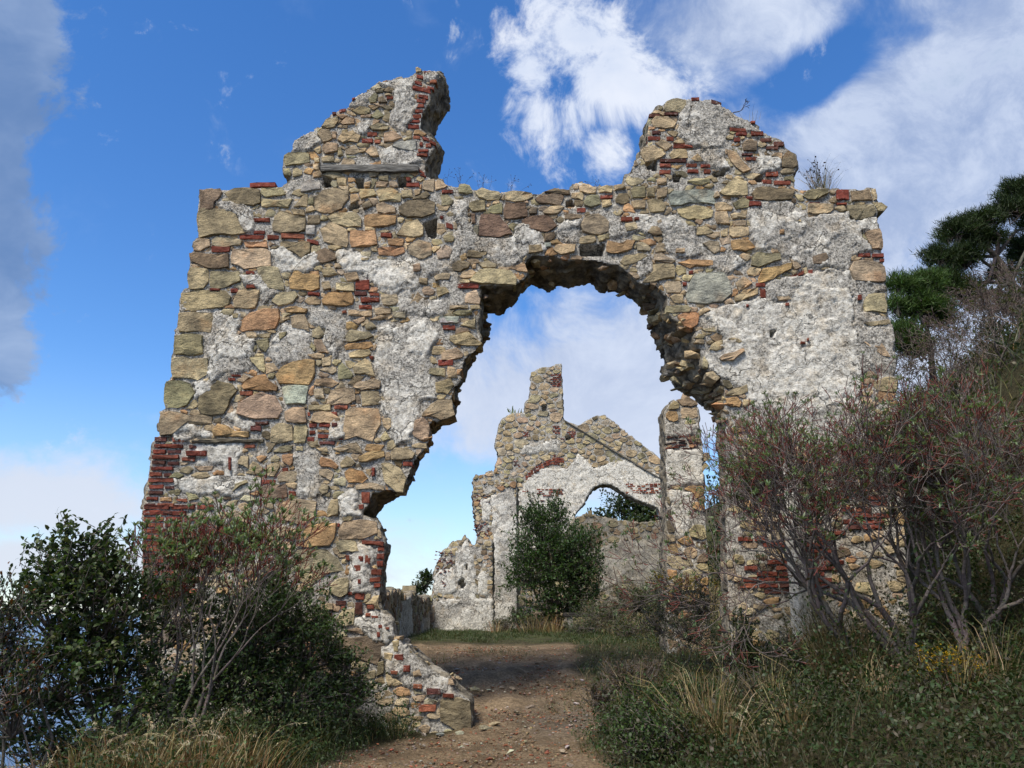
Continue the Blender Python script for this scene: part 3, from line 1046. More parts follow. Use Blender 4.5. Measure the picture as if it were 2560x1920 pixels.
ST += read(FW, 4, '''
t 0,290 60,285 115,340 100,375 10,385
g 150,230 200,200 250,215 275,280 155,280
t 290,270 350,235 500,270 520,310 490,340 320,320
t 545,280 620,260 770,280 780,310 700,350 545,340
d 790,330 900,290 1010,270 1040,310 1010,380 830,370
d 870,275 960,240 1090,260 1090,295 1020,290
t 1100,280 1190,275 1205,300 1195,345 1100,320
t 1160,230 1200,200 1250,205 1310,245 1310,285 1170,270
t 1325,240 1400,210 1450,240 1440,275 1330,275
t 1455,215 1540,205 1560,240 1460,260
g 245,360 300,340 380,345 385,430 270,440 240,400
g 400,420 420,390 520,360 525,455 400,440
r 535,400 550,355 720,365 735,480 560,500 535,490
d 740,430 770,400 820,400 815,455 750,460
t 860,440 920,390 1010,380 1045,395 990,455 870,455
r 320,640 340,460 500,465 560,540 610,620 500,650
r 260,455 300,450 300,535 265,535
r 680,510 760,470 900,460 985,555 900,605 760,590 690,545
g 1040,450 1190,460 1190,490 1040,500
g 1175,560 1210,480 1330,450 1420,520 1415,600 1300,630 1190,605
t 1170,650 1300,635 1310,680 1280,700 1165,705
t 1315,640 1420,610 1420,660 1330,685
g 1200,350 1230,305 1330,295 1350,370 1260,405 1205,385
t 1350,340 1430,335 1440,380 1360,400
d 1465,330 1500,280 1570,280 1590,345 1540,375 1470,360
d 1595,250 1620,225 1720,220 1725,320 1610,320
t 1725,240 1790,235 1805,315 1730,315
t 1600,350 1720,340 1720,410 1620,410
t 1730,340 1850,335 1900,400 1880,435 1760,440
t 1815,250 1905,230 1900,310 1820,325
t 1815,165 1890,150 1900,200 1820,215
w 1905,310 1950,265 2300,260 2310,375 1930,390
t 1980,410 2040,390 2180,385 2290,420 2280,480 2080,500 1990,450
t 1545,540 1640,530 1655,590 1560,605
g 1725,615 1770,560 1830,560 1865,630 1800,640
t 1810,520 1850,495 1865,530 1825,550
t 740,720 850,710 865,770 740,785
t 945,750 970,710 1140,715 1130,775 1010,800
d 875,620 960,600 970,650 930,680 870,685
w 870,700 930,690 930,730 875,740
o 1390,770 1400,680 1530,700 1570,670 1640,680 1610,750 1480,785
t 1650,690 1700,685 1770,740 1760,770 1650,765
t 1800,740 1830,690 1880,700 1895,770 1800,775
p 1790,790 1850,780 1975,850 1940,870 1790,850
t 1505,860 1540,800 1700,780 1745,800 1640,860 1540,890
t 1785,930 1780,870 1960,880 1970,990 1880,1000 1690,1030
o 1985,860 2080,830 2290,850 2290,890 2090,910
t 1970,750 2050,745 2050,785 1970,785
d 230,760 400,770 390,800 340,825 225,815
d 95,880 150,845 260,870 240,910 170,940 110,930
t 320,870 400,840 480,880 470,900 350,905
t 245,1020 330,925 600,930 650,1000 640,1050 480,1045
t 570,905 710,850 740,945 650,930
t 270,880 305,870 300,910 270,910
t 205,1200 220,1120 310,1090 340,1160 335,1215
t 80,1225 240,1220 240,1245 80,1255
t 250,1220 335,1220 340,1250 260,1255
g 95,1290 150,1260 270,1260 275,1290 180,1305
t 170,1390 220,1350 300,1330 300,1420 260,1410
w 0,1330 80,1315 170,1340 160,1365 0,1370
t 75,1510 130,1460 230,1440 360,1540 340,1555 120,1550
t 10,1620 140,1570 200,1630 190,1659 10,1680
t 1870,1050 1900,1010 2010,1015 2030,1090 2010,1120 1900,1120
t 1920,1150 1960,1125 2040,1130 2045,1200 1960,1200
t 1890,1225 2080,1220 2110,1250 2090,1280 1895,1275
o 1985,1310 2050,1280 2170,1280 2160,1380 2100,1420 2040,1390
t 25,640 100,630 125,660 110,685 40,685
''')
ST += read(FW, 5, '''
t 455,225 480,160 560,135 640,155 620,200 580,240 480,240
t 370,300 400,265 490,265 560,310 540,350 480,360 390,345
t 395,460 450,430 530,480 480,520
t 290,540 310,490 390,475 480,540 450,570 330,600
t 525,460 590,425 620,465
t 500,550 530,510 630,510 640,570 520,580
t 655,580 710,540 755,595 700,600
t 920,505 990,520 1100,660 1040,680 950,600
d 1030,470 1060,440 1145,450 1140,520 1040,515
d 1325,560 1370,510 1430,570 1435,630 1400,650 1320,640
t 1305,670 1350,640 1410,650 1410,680 1320,690
t 630,740 690,715 800,720 800,750 740,770
t 865,820 920,760 990,710 1070,740 1075,840 900,840
d 1100,830 1130,785 1290,790 1420,800 1400,870 1220,890 1120,870
d 1470,850 1500,810 1660,795 1660,830 1560,880
t 1510,905 1700,905 1700,940 1650,980 1510,970
d 1790,915 1990,910 2010,960 1990,1000 1850,1030 1800,980
d 1820,810 1960,795 1985,880 1830,885
t 1975,800 2000,790 2015,870 1990,880
t 835,965 920,960 945,1050 850,1050
t 945,980 1060,970 1065,1010 960,1015
t 960,1030 1065,1025 1060,1065 970,1065
t 830,900 900,890 970,930 960,950 840,950
g 960,900 1030,855 1090,880 1080,930 990,945
t 700,1070 770,1055 830,1110 790,1130 700,1130
t 875,1100 930,1075 930,1140 880,1140
t 935,1070 1080,1065 1085,1130 960,1150 940,1130
p 740,1190 800,1170 870,1180 870,1250 830,1270
o 950,1170 1010,1160 1080,1170 1130,1220 1060,1250 960,1240
t 820,850 850,810 875,850 830,865
g 1100,1280 1140,1255 1310,1260 1320,1310 1150,1365 1095,1350
o 1150,1440 1180,1370 1400,1330 1390,1380 1260,1450 1150,1480
d 1540,1290 1640,1260 1660,1300 1620,1350 1550,1345
t 1920,1110 2030,1085 2050,1150 2050,1240 1980,1230
t 1810,1380 1840,1320 2000,1325 2070,1360 2075,1470 1960,1475 1850,1465
t 1910,1620 1950,1560 2070,1550 2090,1650 2080,1700 1920,1690
t 980,1480 1040,1430 1110,1480 1010,1540
t 975,1580 1040,1530 1150,1510 1150,1560 980,1615
t 415,720 490,710 480,765 420,765
w 620,1580 640,1500 690,1410 900,1400 950,1490 960,1560 890,1620 640,1620
t 1430,990 1460,1000 1460,1040 1410,1040 1405,1010
o 1300,1100 1335,1095 1340,1130 1300,1130
''')
ST += read(FW, 6, '''
t 575,640 610,605 665,620 640,650
t 575,680 590,655 655,655 650,690
t 630,570 740,555 800,580 790,600 660,590
t 690,735 710,690 800,655 805,720 750,745
t 830,650 900,640 955,670 930,685
t 765,800 800,770 960,720 970,745 880,820 780,820
t 670,940 665,910 720,895 780,950 750,980
t 650,780 690,840 680,880 650,870
t 815,1085 880,1030 990,1000 1000,1060 900,1090
t 1890,525 2090,500 2100,530 1950,555
t 1890,670 2030,680 2100,800 2000,760
t 1950,990 2100,940 2160,960 2150,1060 2000,1050
t 1210,320 1310,315 1330,340 1230,350
''')

BR = []
BR += read_bricks(FW, 1, '''755,155,940,188 1840,120,1875,150 1840,158,1938,190 785,402,902,432 785,487,865,512 685,520,860,550 880,520,963,550
c975,513,1140,546 1155,545,1240,575,20 1660,505,1740,535 495,600,625,637 730,770,795,795 735,865,802,890 625,890,683,920 480,888,560,908
1490,830,1590,900 k1480,908,1570,938 1525,953,1655,988 1510,1000,1605,1028 1582,915,1655,940 2057,1382,2170,1420 2090,1142,2180,1178
1160,918,1245,940 630,1485,700,1500 610,1505,660,1528 c690,1598,780,1630 1585,1355,1615,1380 c1395,1040,1430,1065''')
BR += read_bricks(FW, 2, '''1168,165,1225,195 1235,160,1320,190 k1325,162,1370,190 1170,208,1215,240 o1225,205,1308,225 1225,235,1378,265 1155,253,1208,288
1360,240,1408,280 k1237,285,1348,313 c1340,40,1438,65 1320,80,1365,110 1157,82,1180,115 k762,180,840,215 k797,150,890,175 c722,310,800,335
k100,258,190,290 c222,260,310,290 95,305,300,330 k335,310,400,335 90,345,180,370 k190,345,288,372 322,355,468,387 85,380,275,410
c290,395,383,425 k80,420,178,445 k187,425,273,450 75,460,233,488 65,500,155,530 k162,505,220,530 60,540,238,570 60,585,165,615 k172,595,238,618
k60,630,160,655 45,670,130,695 o140,672,220,697 k35,712,110,740 c120,715,240,742 25,760,150,785 k160,765,230,790
832,550,943,580 1030,630,1080,665 1600,468,1625,530 1817,425,1885,460 616,395,634,490 985,470,1028,500 1530,635,1590,715 1510,722,1548,756
c250,680,330,702 c545,880,600,910 1365,850,1385,880
1530,967,1690,1000,12 1640,1010,1693,1048 1632,1062,1690,1102 1635,1110,1682,1152 1595,1167,1673,1208 1587,1227,1668,1258 1617,1268,1668,1300
1425,1072,1455,1110 1512,1080,1548,1120 1556,1070,1596,1135 1480,1140,1530,1195 1507,1235,1533,1275 1483,1333,1552,1383 k1485,1395,1540,1485
1567,1410,1622,1445 k1352,1385,1430,1420 1247,1475,1330,1510 1440,1325,1480,1350 1650,1550,1680,1580 1600,1490,1650,1510 1640,1600,1665,1640
1700,1570,1730,1590 c1560,1470,1600,1500 c1390,1420,1420,1450''')
BR += read_bricks(FW, 3, '''1202,376,1268,405 1022,702,1120,742 970,763,1083,806 c1090,770,1153,808 1492,862,1590,892 1482,902,1583,933 1505,795,1540,835
c1562,808,1618,848 c1447,732,1518,770 1532,742,1600,775,20 1600,778,1662,812,25 1397,632,1505,672 1406,587,1514,620 1421,543,1524,577
1461,493,1538,530 1471,444,1553,480 1476,395,1568,430,14 1491,350,1588,386,20 1417,268,1612,306,45 1442,218,1530,252,25 1577,278,1643,308,14
1476,172,1545,205,14 1547,146,1612,168 c1602,228,1670,258 k702,522,742,550 768,500,828,532,-15 886,402,918,425,-10 1500,1040,1560,1075,30
1510,1085,1570,1105,25''')
BR += read_bricks(FW, 4, '''1340,297,1448,330 1145,405,1218,440 1515,488,1613,522 1622,490,1668,515 140,1042,328,1080 50,520,110,570,20 15,255,110,285
2085,925,2120,960 2035,1030,2060,1052 0,470,30,495''')
BR += read_bricks(FW, 5, '''940,347,1065,375,8 987,385,1070,410 970,422,1018,452 1097,376,1190,408 k1165,426,1250,457 k1262,452,1338,488 k1205,482,1298,512
1055,562,1143,590 k1027,535,1108,555 530,476,678,500 482,415,538,445 347,412,440,442 k377,375,443,400 k430,580,628,603 c430,610,515,640
430,655,518,690 625,610,708,635 727,615,803,640 632,650,718,680 755,650,808,683 1205,672,1298,705 1182,725,1250,755 1262,732,1388,765
1080,890,1172,925 1060,850,1110,872 1875,1263,1970,1290 1978,1265,2065,1295 1380,1432,1480,1460,-45 1517,1380,1550,1418 1132,1480,1205,1510
1162,1518,1205,1590 k352,250,440,275 k462,240,570,262 1717,897,1798,915 1715,800,1808,872 2030,1300,2068,1330 k1520,890,1600,905 1095,300,1130,320
660,140,720,165 k800,150,880,180,25''')
BR += read_bricks(FW, 6, '''485,205,520,235 1845,305,1880,350 975,380,1000,405 1400,670,1440,690 1450,645,1465,665 1280,370,1310,395''')
# courses of brick at both lower corners and the foot of the right pier
for k in range(16):
    v = 1262 + k * 15.0; e = 358 - (v - 1262) * .02
    a = e + random.uniform(-1, 4)
    for q in range(2 if k % 2 else 3):
        b = a + random.uniform(38, 70)
        BR.append(('bkbcb'[random.randrange(5)], [FW.px(a, v), FW.px(b - 3, v), FW.px(b - 3, v + 11.5), FW.px(a, v + 11.5)])); a = b
for k in range(26):
    v = 1108 + k * 14.6
    a = 2015 + random.uniform(-10, 20) if k < 16 else 1850 + random.uniform(-8, 30)
    for q in range(4 if k < 16 else 5):
        b = a + random.uniform(36, 66)
        if random.random() < .62:
            BR.append(('bkbcb'[random.randrange(5)], [FW.px(a, v), FW.px(b - 3, v), FW.px(b - 3, v + 11.5), FW.px(a, v + 11.5)]))
        a = b

PLA = []
PLA += read_areas(FW, 1, '''
.2 520,270 690,300 780,350 780,480 720,500 690,440 640,370 560,330
.8 910,610 970,600 1060,650 1110,690 1200,640 1230,730 1150,770 950,760
.9 1360,610 1520,640 1600,690 1880,700 1900,800 1790,900 1740,930 1590,830 1520,780 1400,760
.1 700,800 830,790 900,900 960,910 870,1000 830,900 720,870
.5 1790,930 1860,900 1870,1000 2000,960 2130,950 2120,1060 2000,1080 1800,1040
.4 500,1040 690,1080 670,1190 800,1240 760,1370 750,1470 620,1470 480,1530 470,1370 450,1260 510,1200
.6 920,1200 1010,1110 1190,1200 1200,1380 1060,1380 940,1440 880,1370 900,1260
.5 1180,1050 1300,1030 1420,1100 1420,1200 1340,1360 1250,1260 1270,1150 1190,1130
.6 1660,1160 1800,1150 2000,1100 2060,1200 2000,1400 2060,1530 2040,1659 1700,1659 1650,1500 1620,1370
.4 380,1540 480,1530 520,1600 420,1659 380,1659
.6 1740,700 2000,690 2100,700 2160,760 2040,800 1900,900 1800,900
''')
PLA += read_areas(FW, 2, '''
.8 350,300 720,300 700,380 660,560 600,560 560,460 400,450 380,330
.8 200,540 600,540 600,640 300,640
.7 1650,0 1950,0 1930,110 1870,230 1880,300 1750,320 1740,120 1690,100
.6 560,540 840,540 840,640 640,660 560,640
.6 1060,380 1230,370 1240,550 1200,690 1110,660 1100,560 1070,470
.9 1370,660 1500,630 1510,800 1380,820
.5 1530,1010 1640,1010 1620,1100 1600,1230 1580,1330 1460,1330 1450,1210 1420,1080
.7 1480,1520 1640,1470 1700,1560 1720,1659 1640,1659 1500,1580
.3 230,180 340,170 500,215 490,260 250,270
.7 1310,130 1400,110 1420,250 1330,270
.7 590,120 660,60 700,130 800,150 760,210 640,170
''')
PLA += read_areas(FW, 3, '''
.15 1090,260 1300,210 1460,240 1470,440 1440,560 1390,690 1290,690 1230,600 1270,480 1290,310
.1 350,790 500,700 560,720 600,800 520,870 330,880
.3 930,620 1040,600 1030,690 1000,740 930,710
.15 890,400 1010,330 1020,400 1000,450 880,470
.3 1140,870 1250,850 1480,880 1560,990 1300,1010 1160,990
.1 1560,170 1690,170 1640,260 1550,250
''')
PLA += read_areas(FW, 4, '''
.15 130,350 240,350 240,440 260,540 320,640 600,650 690,530 860,620 870,780 740,790 700,830 620,880 480,880 390,800 230,760 150,850 90,860 100,760 130,640
.15 990,560 1050,510 1180,500 1180,620 1150,700 1000,690 960,600
.2 1430,520 1680,460 1830,450 2050,510 2130,560 2130,700 2210,800 2080,830 1890,760 1850,640 1720,640 1660,600 1430,650
.3 1640,850 1770,800 1780,920 1690,990
.5 20,950 140,960 150,1040 200,1100 190,1200 80,1220 0,1220
''')
PLA += read_areas(FW, 5, '''
.1 580,230 650,150 800,150 900,200 1090,310 1180,370 1090,370 940,340 900,480 740,500 620,460 560,380
.25 1080,920 1200,880 1390,880 1490,960 1500,1000 1790,960 1800,1020 2010,1010 2040,1090 1910,1100 1970,1240 1810,1290 1800,1380 1650,1350 1500,1360 1400,1320 1310,1250 1130,1230 1080,1100
.5 800,1290 980,1270 1060,1330 950,1400 800,1380
.1 1210,1480 1400,1430 1600,1440 1560,1600 1250,1600
.15 640,510 900,500 960,640 880,650 780,620 640,590
.3 1130,570 1300,560 1310,650 1180,660
''')
PLA += read_areas(FW, 6, '''
.75 630,450 860,370 1080,330 1290,380 1450,150 1620,100 1780,120 1870,930 1860,1150 1700,1250 1300,1300 1000,1100 800,960 690,880 670,760 800,640
.05 1800,200 2050,210 2080,290 1900,320 1880,440 2090,480 2140,640 2150,900 1870,920
.3 1000,1150 1900,1150 1900,1500 1450,1480 1000,1400
''')
ST += read(FW, 9, '''
d 250,240 440,230 560,215 650,270 600,400 330,330
t 690,250 735,245 730,320 700,320
t 700,225 745,222 740,245 700,245
t 640,320 700,330 690,375 640,360
t 815,440 860,420 875,465 820,470
d 985,610 1100,595 1170,620 1180,800 1090,810 985,745
t 980,490 1060,480 1075,520 990,520
d 600,380 640,370 640,450 590,470
''')
BR += read_bricks(FW, 9, '''700,330,760,370 c820,515,880,545 k900,540,990,580 1000,570,1070,600 c680,430,730,455 760,400,800,440 c850,645,960,690''')
PLA += read_areas(FW, 9, '''
.2 640,280 740,230 800,290 860,390 1000,460 1090,560 1090,600 960,600 830,560 700,480 630,430
.4 470,110 600,60 700,140 700,230 560,200 470,150
''')
HOLES = [q for _, q in read(FW, 1, '''h 1265,120 1320,125 1315,190 1270,190
h 1490,125 1545,125 1545,200 1495,195
h 1780,115 1835,120 1835,190 1785,185
h 1440,325 1500,290 1520,330 1440,352
h 1960,440 2050,400 2050,540 1990,530''')]
HOLES += [q for _, q in read(FW, 4, 'h 1170,715 1380,708 1365,800 1180,800\nh 1060,350 1110,330 1130,390 1060,395')]
HOLES += [q for _, q in read(FW, 5, 'h 330,600 415,590 410,655 350,650\nh 530,690 590,690 580,740 530,740\nh 1135,690 1190,690 1185,745 1135,735\nh 820,680 930,650 900,700 830,705')]
HOLES += [q for _, q in read(FW, 6, 'h 1165,585 1205,580 1200,625 1170,630')]

# outline: front edge (u, v) and, where the photograph shows the torn edge behind it, the back edge (u, v)
OUT = [(352, 2050), (352, 1640), (353, 1290), (365, 1215), (385, 1094), (398, 1088), (399, 1030), (411, 1025), (414, 955), (429, 950), (431, 893),
       (436, 837), (445, 782), (452, 728), (469, 720), (471, 678), (473, 635), (484, 627), (484, 607), (494, 597), (495, 540), (492, 535), (497, 475),
       (555, 473), (585, 472), (622, 474), (650, 470), (705, 467), (728, 450), (724, 440), (707, 433), (708, 400), (727, 379), (735, 354), (776, 330),
       (801, 319), (814, 303), (830, 286), (873, 267), (881, 248), (914, 229), (938, 210), (965, 198), (993, 195), (1020, 194), (1039, 181), (1055, 176),
       (1087, 175, 1108, 177), (1101, 191, 1115, 195), (1085, 221, 1122, 222), (1071, 246, 1127, 249), (1059, 281, 1122, 278), (1049, 324, 1098, 316),
       (1085, 349, 1088, 347), (1090, 365, 1100, 376), (1074, 384, 1109, 387), (1063, 408, 1107, 411), (1066, 441, 1097, 441), (1090, 447),
       (1100, 446), (1115, 460), (1145, 468), (1160, 461), (1182, 475), (1204, 471), (1249, 480), (1285, 479), (1330, 484), (1357, 482), (1386, 473),
       (1428, 477), (1437, 456), (1458, 454), (1470, 462), (1491, 469), (1533, 464), (1560, 457), (1562, 437), (1583, 436), (1583, 407), (1600, 392),
       (1600, 372), (1618, 361), (1620, 289), (1651, 265), (1665, 251), (1692, 246), (1723, 249), (1775, 251), (1806, 265), (1844, 289), (1875, 303),
       (1905, 327), (1960, 358), (1963, 372), (1988, 388), (1994, 413), (1984, 437), (1990, 451), (1984, 468), (2008, 475), (2070, 474), (2118, 474),
       (2184, 471), (2193, 502), (2196, 526), (2193, 557), (2203, 588), (2206, 626), (2211, 660), (2213, 705), (2218, 750), (2221, 768), (2236, 839),
       (2238, 897), (2240, 935), (2243, 980), (2250, 1100), (2262, 1300), (2280, 1640), (2300, 2050),
       (1830, 2050, 1830, 2020), (1822, 1640, 1806, 1630), (1815, 1400, 1800, 1400), (1813, 1200, 1799, 1200), (1813, 1060, 1790, 1060), (1812, 988, 1775, 1019),
       (1804, 948, 1749, 1014), (1785, 935, 1726, 990), (1771, 926, 1691, 974), (1762, 905, 1672, 945), (1759, 890, 1650, 943), (1750, 865, 1659, 912),
       (1738, 847, 1654, 885), (1743, 829, 1640, 862), (1715, 810, 1628, 835), (1685, 793, 1624, 815), (1668, 770, 1626, 796), (1667, 740, 1605, 772),
       (1637, 716, 1588, 757), (1604, 709, 1565, 737), (1575, 690, 1530, 732), (1548, 664, 1505, 728), (1515, 660, 1488, 724), (1480, 652, 1482, 708),
       (1446, 650, 1440, 718), (1407, 650, 1422, 724), (1383, 640, 1395, 716), (1360, 640, 1371, 727), (1321, 638, 1340, 717), (1312, 655, 1325, 712),
       (1321, 683, 1316, 718), (1294, 712, 1297, 745), (1243, 713, 1279, 766), (1201, 715, 1249, 786), (1201, 773, 1212, 788), (1190, 800, 1219, 812),
       (1190, 824, 1223, 838), (1207, 859, 1205, 875), (1168, 893, 1188, 890), (1150, 940, 1162, 938), (1137, 971, 1150, 965), (1131, 1000, 1143, 995),
       (1140, 1040, 1136, 1030), (1102, 1051, 1110, 1063), (1073, 1058, 1090, 1073), (1072, 1101, 1076, 1100), (1068, 1121, 1062, 1124), (1039, 1145, 1050, 1145),
       (1032, 1166, 1044, 1172), (1017, 1203, 1026, 1212), (1008, 1231, 1012, 1230), (965, 1228, 997, 1246), (931, 1233, 965, 1262), (925, 1260, 955, 1275),
       (902, 1288, 940, 1290), (943, 1304, 940, 1302), (954, 1333, 958, 1335), (961, 1354, 967, 1354), (963, 1380, 972, 1380), (956, 1420, 962, 1420),
       (954, 1470, 960, 1470), (947, 1506, 960, 1506), (952, 1526, 965, 1526), (979, 1550, 985, 1548), (987, 1590, 992, 1588), (1025, 1622), (1066, 1671),
       (1131, 1699), (1143, 1728), (1176, 1748), (1181, 1809), (1183, 2050)]
fr, bk = [], []
for q in OUT:
    f = FW.px(q[0], q[1]); fr.append(f)
    bk.append(FW.px(q[2], q[3], TH) if len(q) > 2 else f)
i_arch0 = next(i for i, q in enumerate(OUT) if q[:2] == (1815, 1400)); i_arch1 = next(i for i, q in enumerate(OUT) if q[:2] == (1032, 1166))
root = wall_root('ruined_wall', 'tall tan stone and brick wall with a huge broken arch and two jagged gable stumps', 'wall', FW)
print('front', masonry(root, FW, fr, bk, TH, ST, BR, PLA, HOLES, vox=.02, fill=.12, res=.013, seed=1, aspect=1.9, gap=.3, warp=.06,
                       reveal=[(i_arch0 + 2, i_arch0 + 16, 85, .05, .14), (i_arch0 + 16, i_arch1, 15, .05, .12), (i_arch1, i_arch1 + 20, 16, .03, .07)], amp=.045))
# old timbers bedded in the wall


def beam(root, face, name, pts, y0, y1, col, seed):
    r = np.random.default_rng(seed)
    (ax, az), (bx, bz), h = pts
    n = 12; V = []
    for i in range(n + 1):
        t = i / n; x = ax + (bx - ax) * t; z = az + (bz - az) * t
        hh = h * (1 + .12 * math.sin(t * 7 + seed)) / 2; dz = r.uniform(-.006, .006)
        for y, s in ((y1, -1), (y0, -1), (y0 - .01, .2), (y0, 1), (y1, 1)):
            V.append((x, y + r.uniform(-.006, .006), z + dz + s * hh + r.uniform(-.006, .006)))
    F = []
    for i in range(n):
        for k in range(5):
            a = i * 5 + k; b = i * 5 + (k + 1) % 5
            F += [(a, b, b + 5), (a, b + 5, a + 5)]
    for k in (1, 2, 3):
        F += [(0, k + 1, k), (n * 5, n * 5 + k, n * 5 + k + 1)]
    return link(name, np_mesh(name, np.array(V), np.array(F), MAT_WOOD, np.array(col), smooth=True, sharp=40), root)


v3 = lambda x, y: FW.px(640 + x / 3.6867, 140 + y / 3.6867)
v2 = lambda x, y: FW.px(350 + x / 2.765, 1000 + y / 2.765)
beam(root, FW, 'timber_lintel', (v3(605, 1045), v3(1500, 1050), .09), -.05, .12, (.2, .19, .17), 3)
beam(root, FW, 'timber_lintel', (v2(365, 287), v2(858, 281), .035), -.035, .06, (.2, .17, .12), 5)

# ------------------------------------------------------------------ the ruins beyond the arch


def flat_wall(name, label, Y, outline, T, stones='', bricks=(), plaster='', holes='', cat='wall', x0=0.0, **kw):
    f = Face((x0, Y, 0))
    rt = wall_root(name, label, cat, f)
    fr = [f.px(*q) for q in outline]
    br = []
    for view, txt in bricks: br += read_bricks(f, view, txt)
    pl = []
    for view, txt in (plaster or []): pl += read_areas(f, view, txt)
    st = []
    for view, txt in (stones or []): st += read(f, view, txt)
    hl = []
    for view, txt in (holes or []): hl += [q for _, q in read(f, view, txt)]
    print(name, masonry(rt, f, fr, fr, T, st, br, pl, hl, **kw))
    return rt, f


# gable end with a chimney-like stump and a ragged hole
def courses(x0, x1, y0, y1, st, ln, p=1.0, seed=0, codes='bbkbc'):
    r = random.Random(seed); out = []
    y = y0; k = 0
    while y < y1:
        x = x0 + (ln * .5 if k % 2 else 0) - r.uniform(0, 6)
        while x < x1 - ln * .3:
            w = min(ln * r.uniform(.8, 1.1), x1 - x)
            if r.random() < p: out.append('%s%d,%d,%d,%d' % (r.choice(codes), x, y, x + w - 4, y + st - 5))
            x += w
        y += st; k += 1
    return ' '.join(out)


arch_br = []
for i in range(15):
    t = i / 14
    cx = 610 + 350 * t; cy = 1300 - 175 * math.sin(t * 1.57) ** .8
    for k in range(2):
        arch_br.append('%s%d,%d,%d,%d' % ('bbck'[i % 4], cx - 5 + k * 6, cy + k * 26, cx + 24 + k * 6, cy + 22 + k * 26))
gb = ' '.join([courses(858, 966, 300, 412, 21, 38, 1, 1, 'bbk'), courses(880, 956, 808, 892, 21, 36, 1, 2), courses(590, 650, 865, 918, 18, 30, .9, 3),
               courses(490, 560, 1150, 1215, 18, 30, .8, 4), ' '.join(arch_br), courses(870, 950, 1080, 1200, 20, 36, .7, 5),
               courses(960, 1005, 930, 962, 18, 40, 1, 6), courses(1062, 1095, 865, 945, 20, 30, 1, 7),
               courses(720, 985, 1432, 1500, 20, 42, .7, 8, 'bcck'), courses(1600, 2010, 1378, 1480, 21, 42, .62, 9, 'bcck'),
               courses(560, 640, 1430, 1470, 20, 40, .5, 10), courses(760, 820, 1500, 1560, 20, 40, .5, 11), courses(1020, 1110, 865, 900, 18, 40, .9, 12)])
GO = [(1243, 1700), (1243, 1175), (1237, 1166), (1246, 1136), (1237, 1118), (1241, 1088), (1247, 1062), (1255, 1047), (1281, 1032), (1295, 1031), (1314, 1032),
      (1311, 1007), (1323, 997), (1325, 974), (1327, 930), (1337, 926), (1352, 917), (1375, 918), (1390, 911), (1404, 908), (1405, 940), (1408, 992), (1409, 1050),
      (1425, 1056), (1446, 1063), (1476, 1046), (1489, 1039), (1512, 1038), (1524, 1046), (1547, 1065), (1590, 1098), (1641, 1138), (1700, 1186), (1720, 1700),
      (1662, 1700), (1660, 1330), (1646, 1271), (1622, 1262), (1590, 1250), (1565, 1238), (1545, 1224), (1528, 1214), (1504, 1212), (1488, 1220), (1477, 1231), (1468, 1245),
      (1463, 1258), (1448, 1274), (1438, 1290), (1440, 1700)]
rt, fg = flat_wall('gable_wall', 'ruined stone gable with a chimney stump and white plaster above a ragged hole', 27.0, GO, .55,
                   bricks=[(8, gb)],
                   plaster=[(8, '''.95 1010,1230 1060,1190 1130,1085 1220,1160 1280,1230 1400,1190 1530,1170 1620,1140 1720,1220 1990,1330 2150,1420 2200,1800 1900,1700 1600,1480 1400,1380 1250,1420 1000,1380
.85 640,1330 700,1235 830,1225 1000,1230 1010,1380 1250,1420 1230,1500 1180,1640 1100,1900 330,2200 330,1750 520,1600 560,1450
.15 700,990 880,940 950,960 940,1060 800,1060 700,1080 560,1080 590,1000''')],
                   holes=[(8, 'h 1005,905 1055,905 1055,945 1005,950\nh 770,600 820,600 815,660 775,665')],
                   vox=.05, fill=.27, res=.03, seed=3, aspect=1.6, prot=(.0, .035), joint=.008, amp=.05, white=.3, max_parts=300, tints='tttttgptt', gap=.05, warp=.07)
a, b = fg.px(1411, 1052), fg.px(1692, 1222)
beam(rt, fg, 'roof_scar', (a, b, .05), -.06, .05, (.2, .18, .15), 9)

# low wall on the seaward side, running away from the arch
fl = Face((-2.2, 12.2, 0), math.pi / 2)
rl = wall_root('low_wall', 'low weathered rubble wall streaked black and grey along the earth floor', 'wall', fl)
r0 = np.random.default_rng(5)
top = [(s, 1.5 + .05 * math.sin(s * 2.1) + r0.uniform(-.05, .05)) for s in np.arange(10.4, -.1, -.28)]
outl = [(0, -.4), (10.5, -.4)] + top
pls = [(.5, [(1.2, .2), (1.9, .0), (2.8, .5), (2.3, 1.1), (1.5, 1.3)]), (.6, [(3.6, .1), (5.0, -.1), (6.4, .4), (5.6, 1.7), (4.4, 1.2)]), (.4, [(7.2, -.1), (9.9, 0), (9.9, 1.2), (8.4, .9)])]
print('low', masonry(rl, fl, outl, outl, .45, [], [], pls, vox=.045, fill=.24, res=.03, seed=6, aspect=1.6, tints='ddgdrg', prot=(.0, .03), amp=.05, white=.1, gap=.1, dirty=.45, warp=.12))

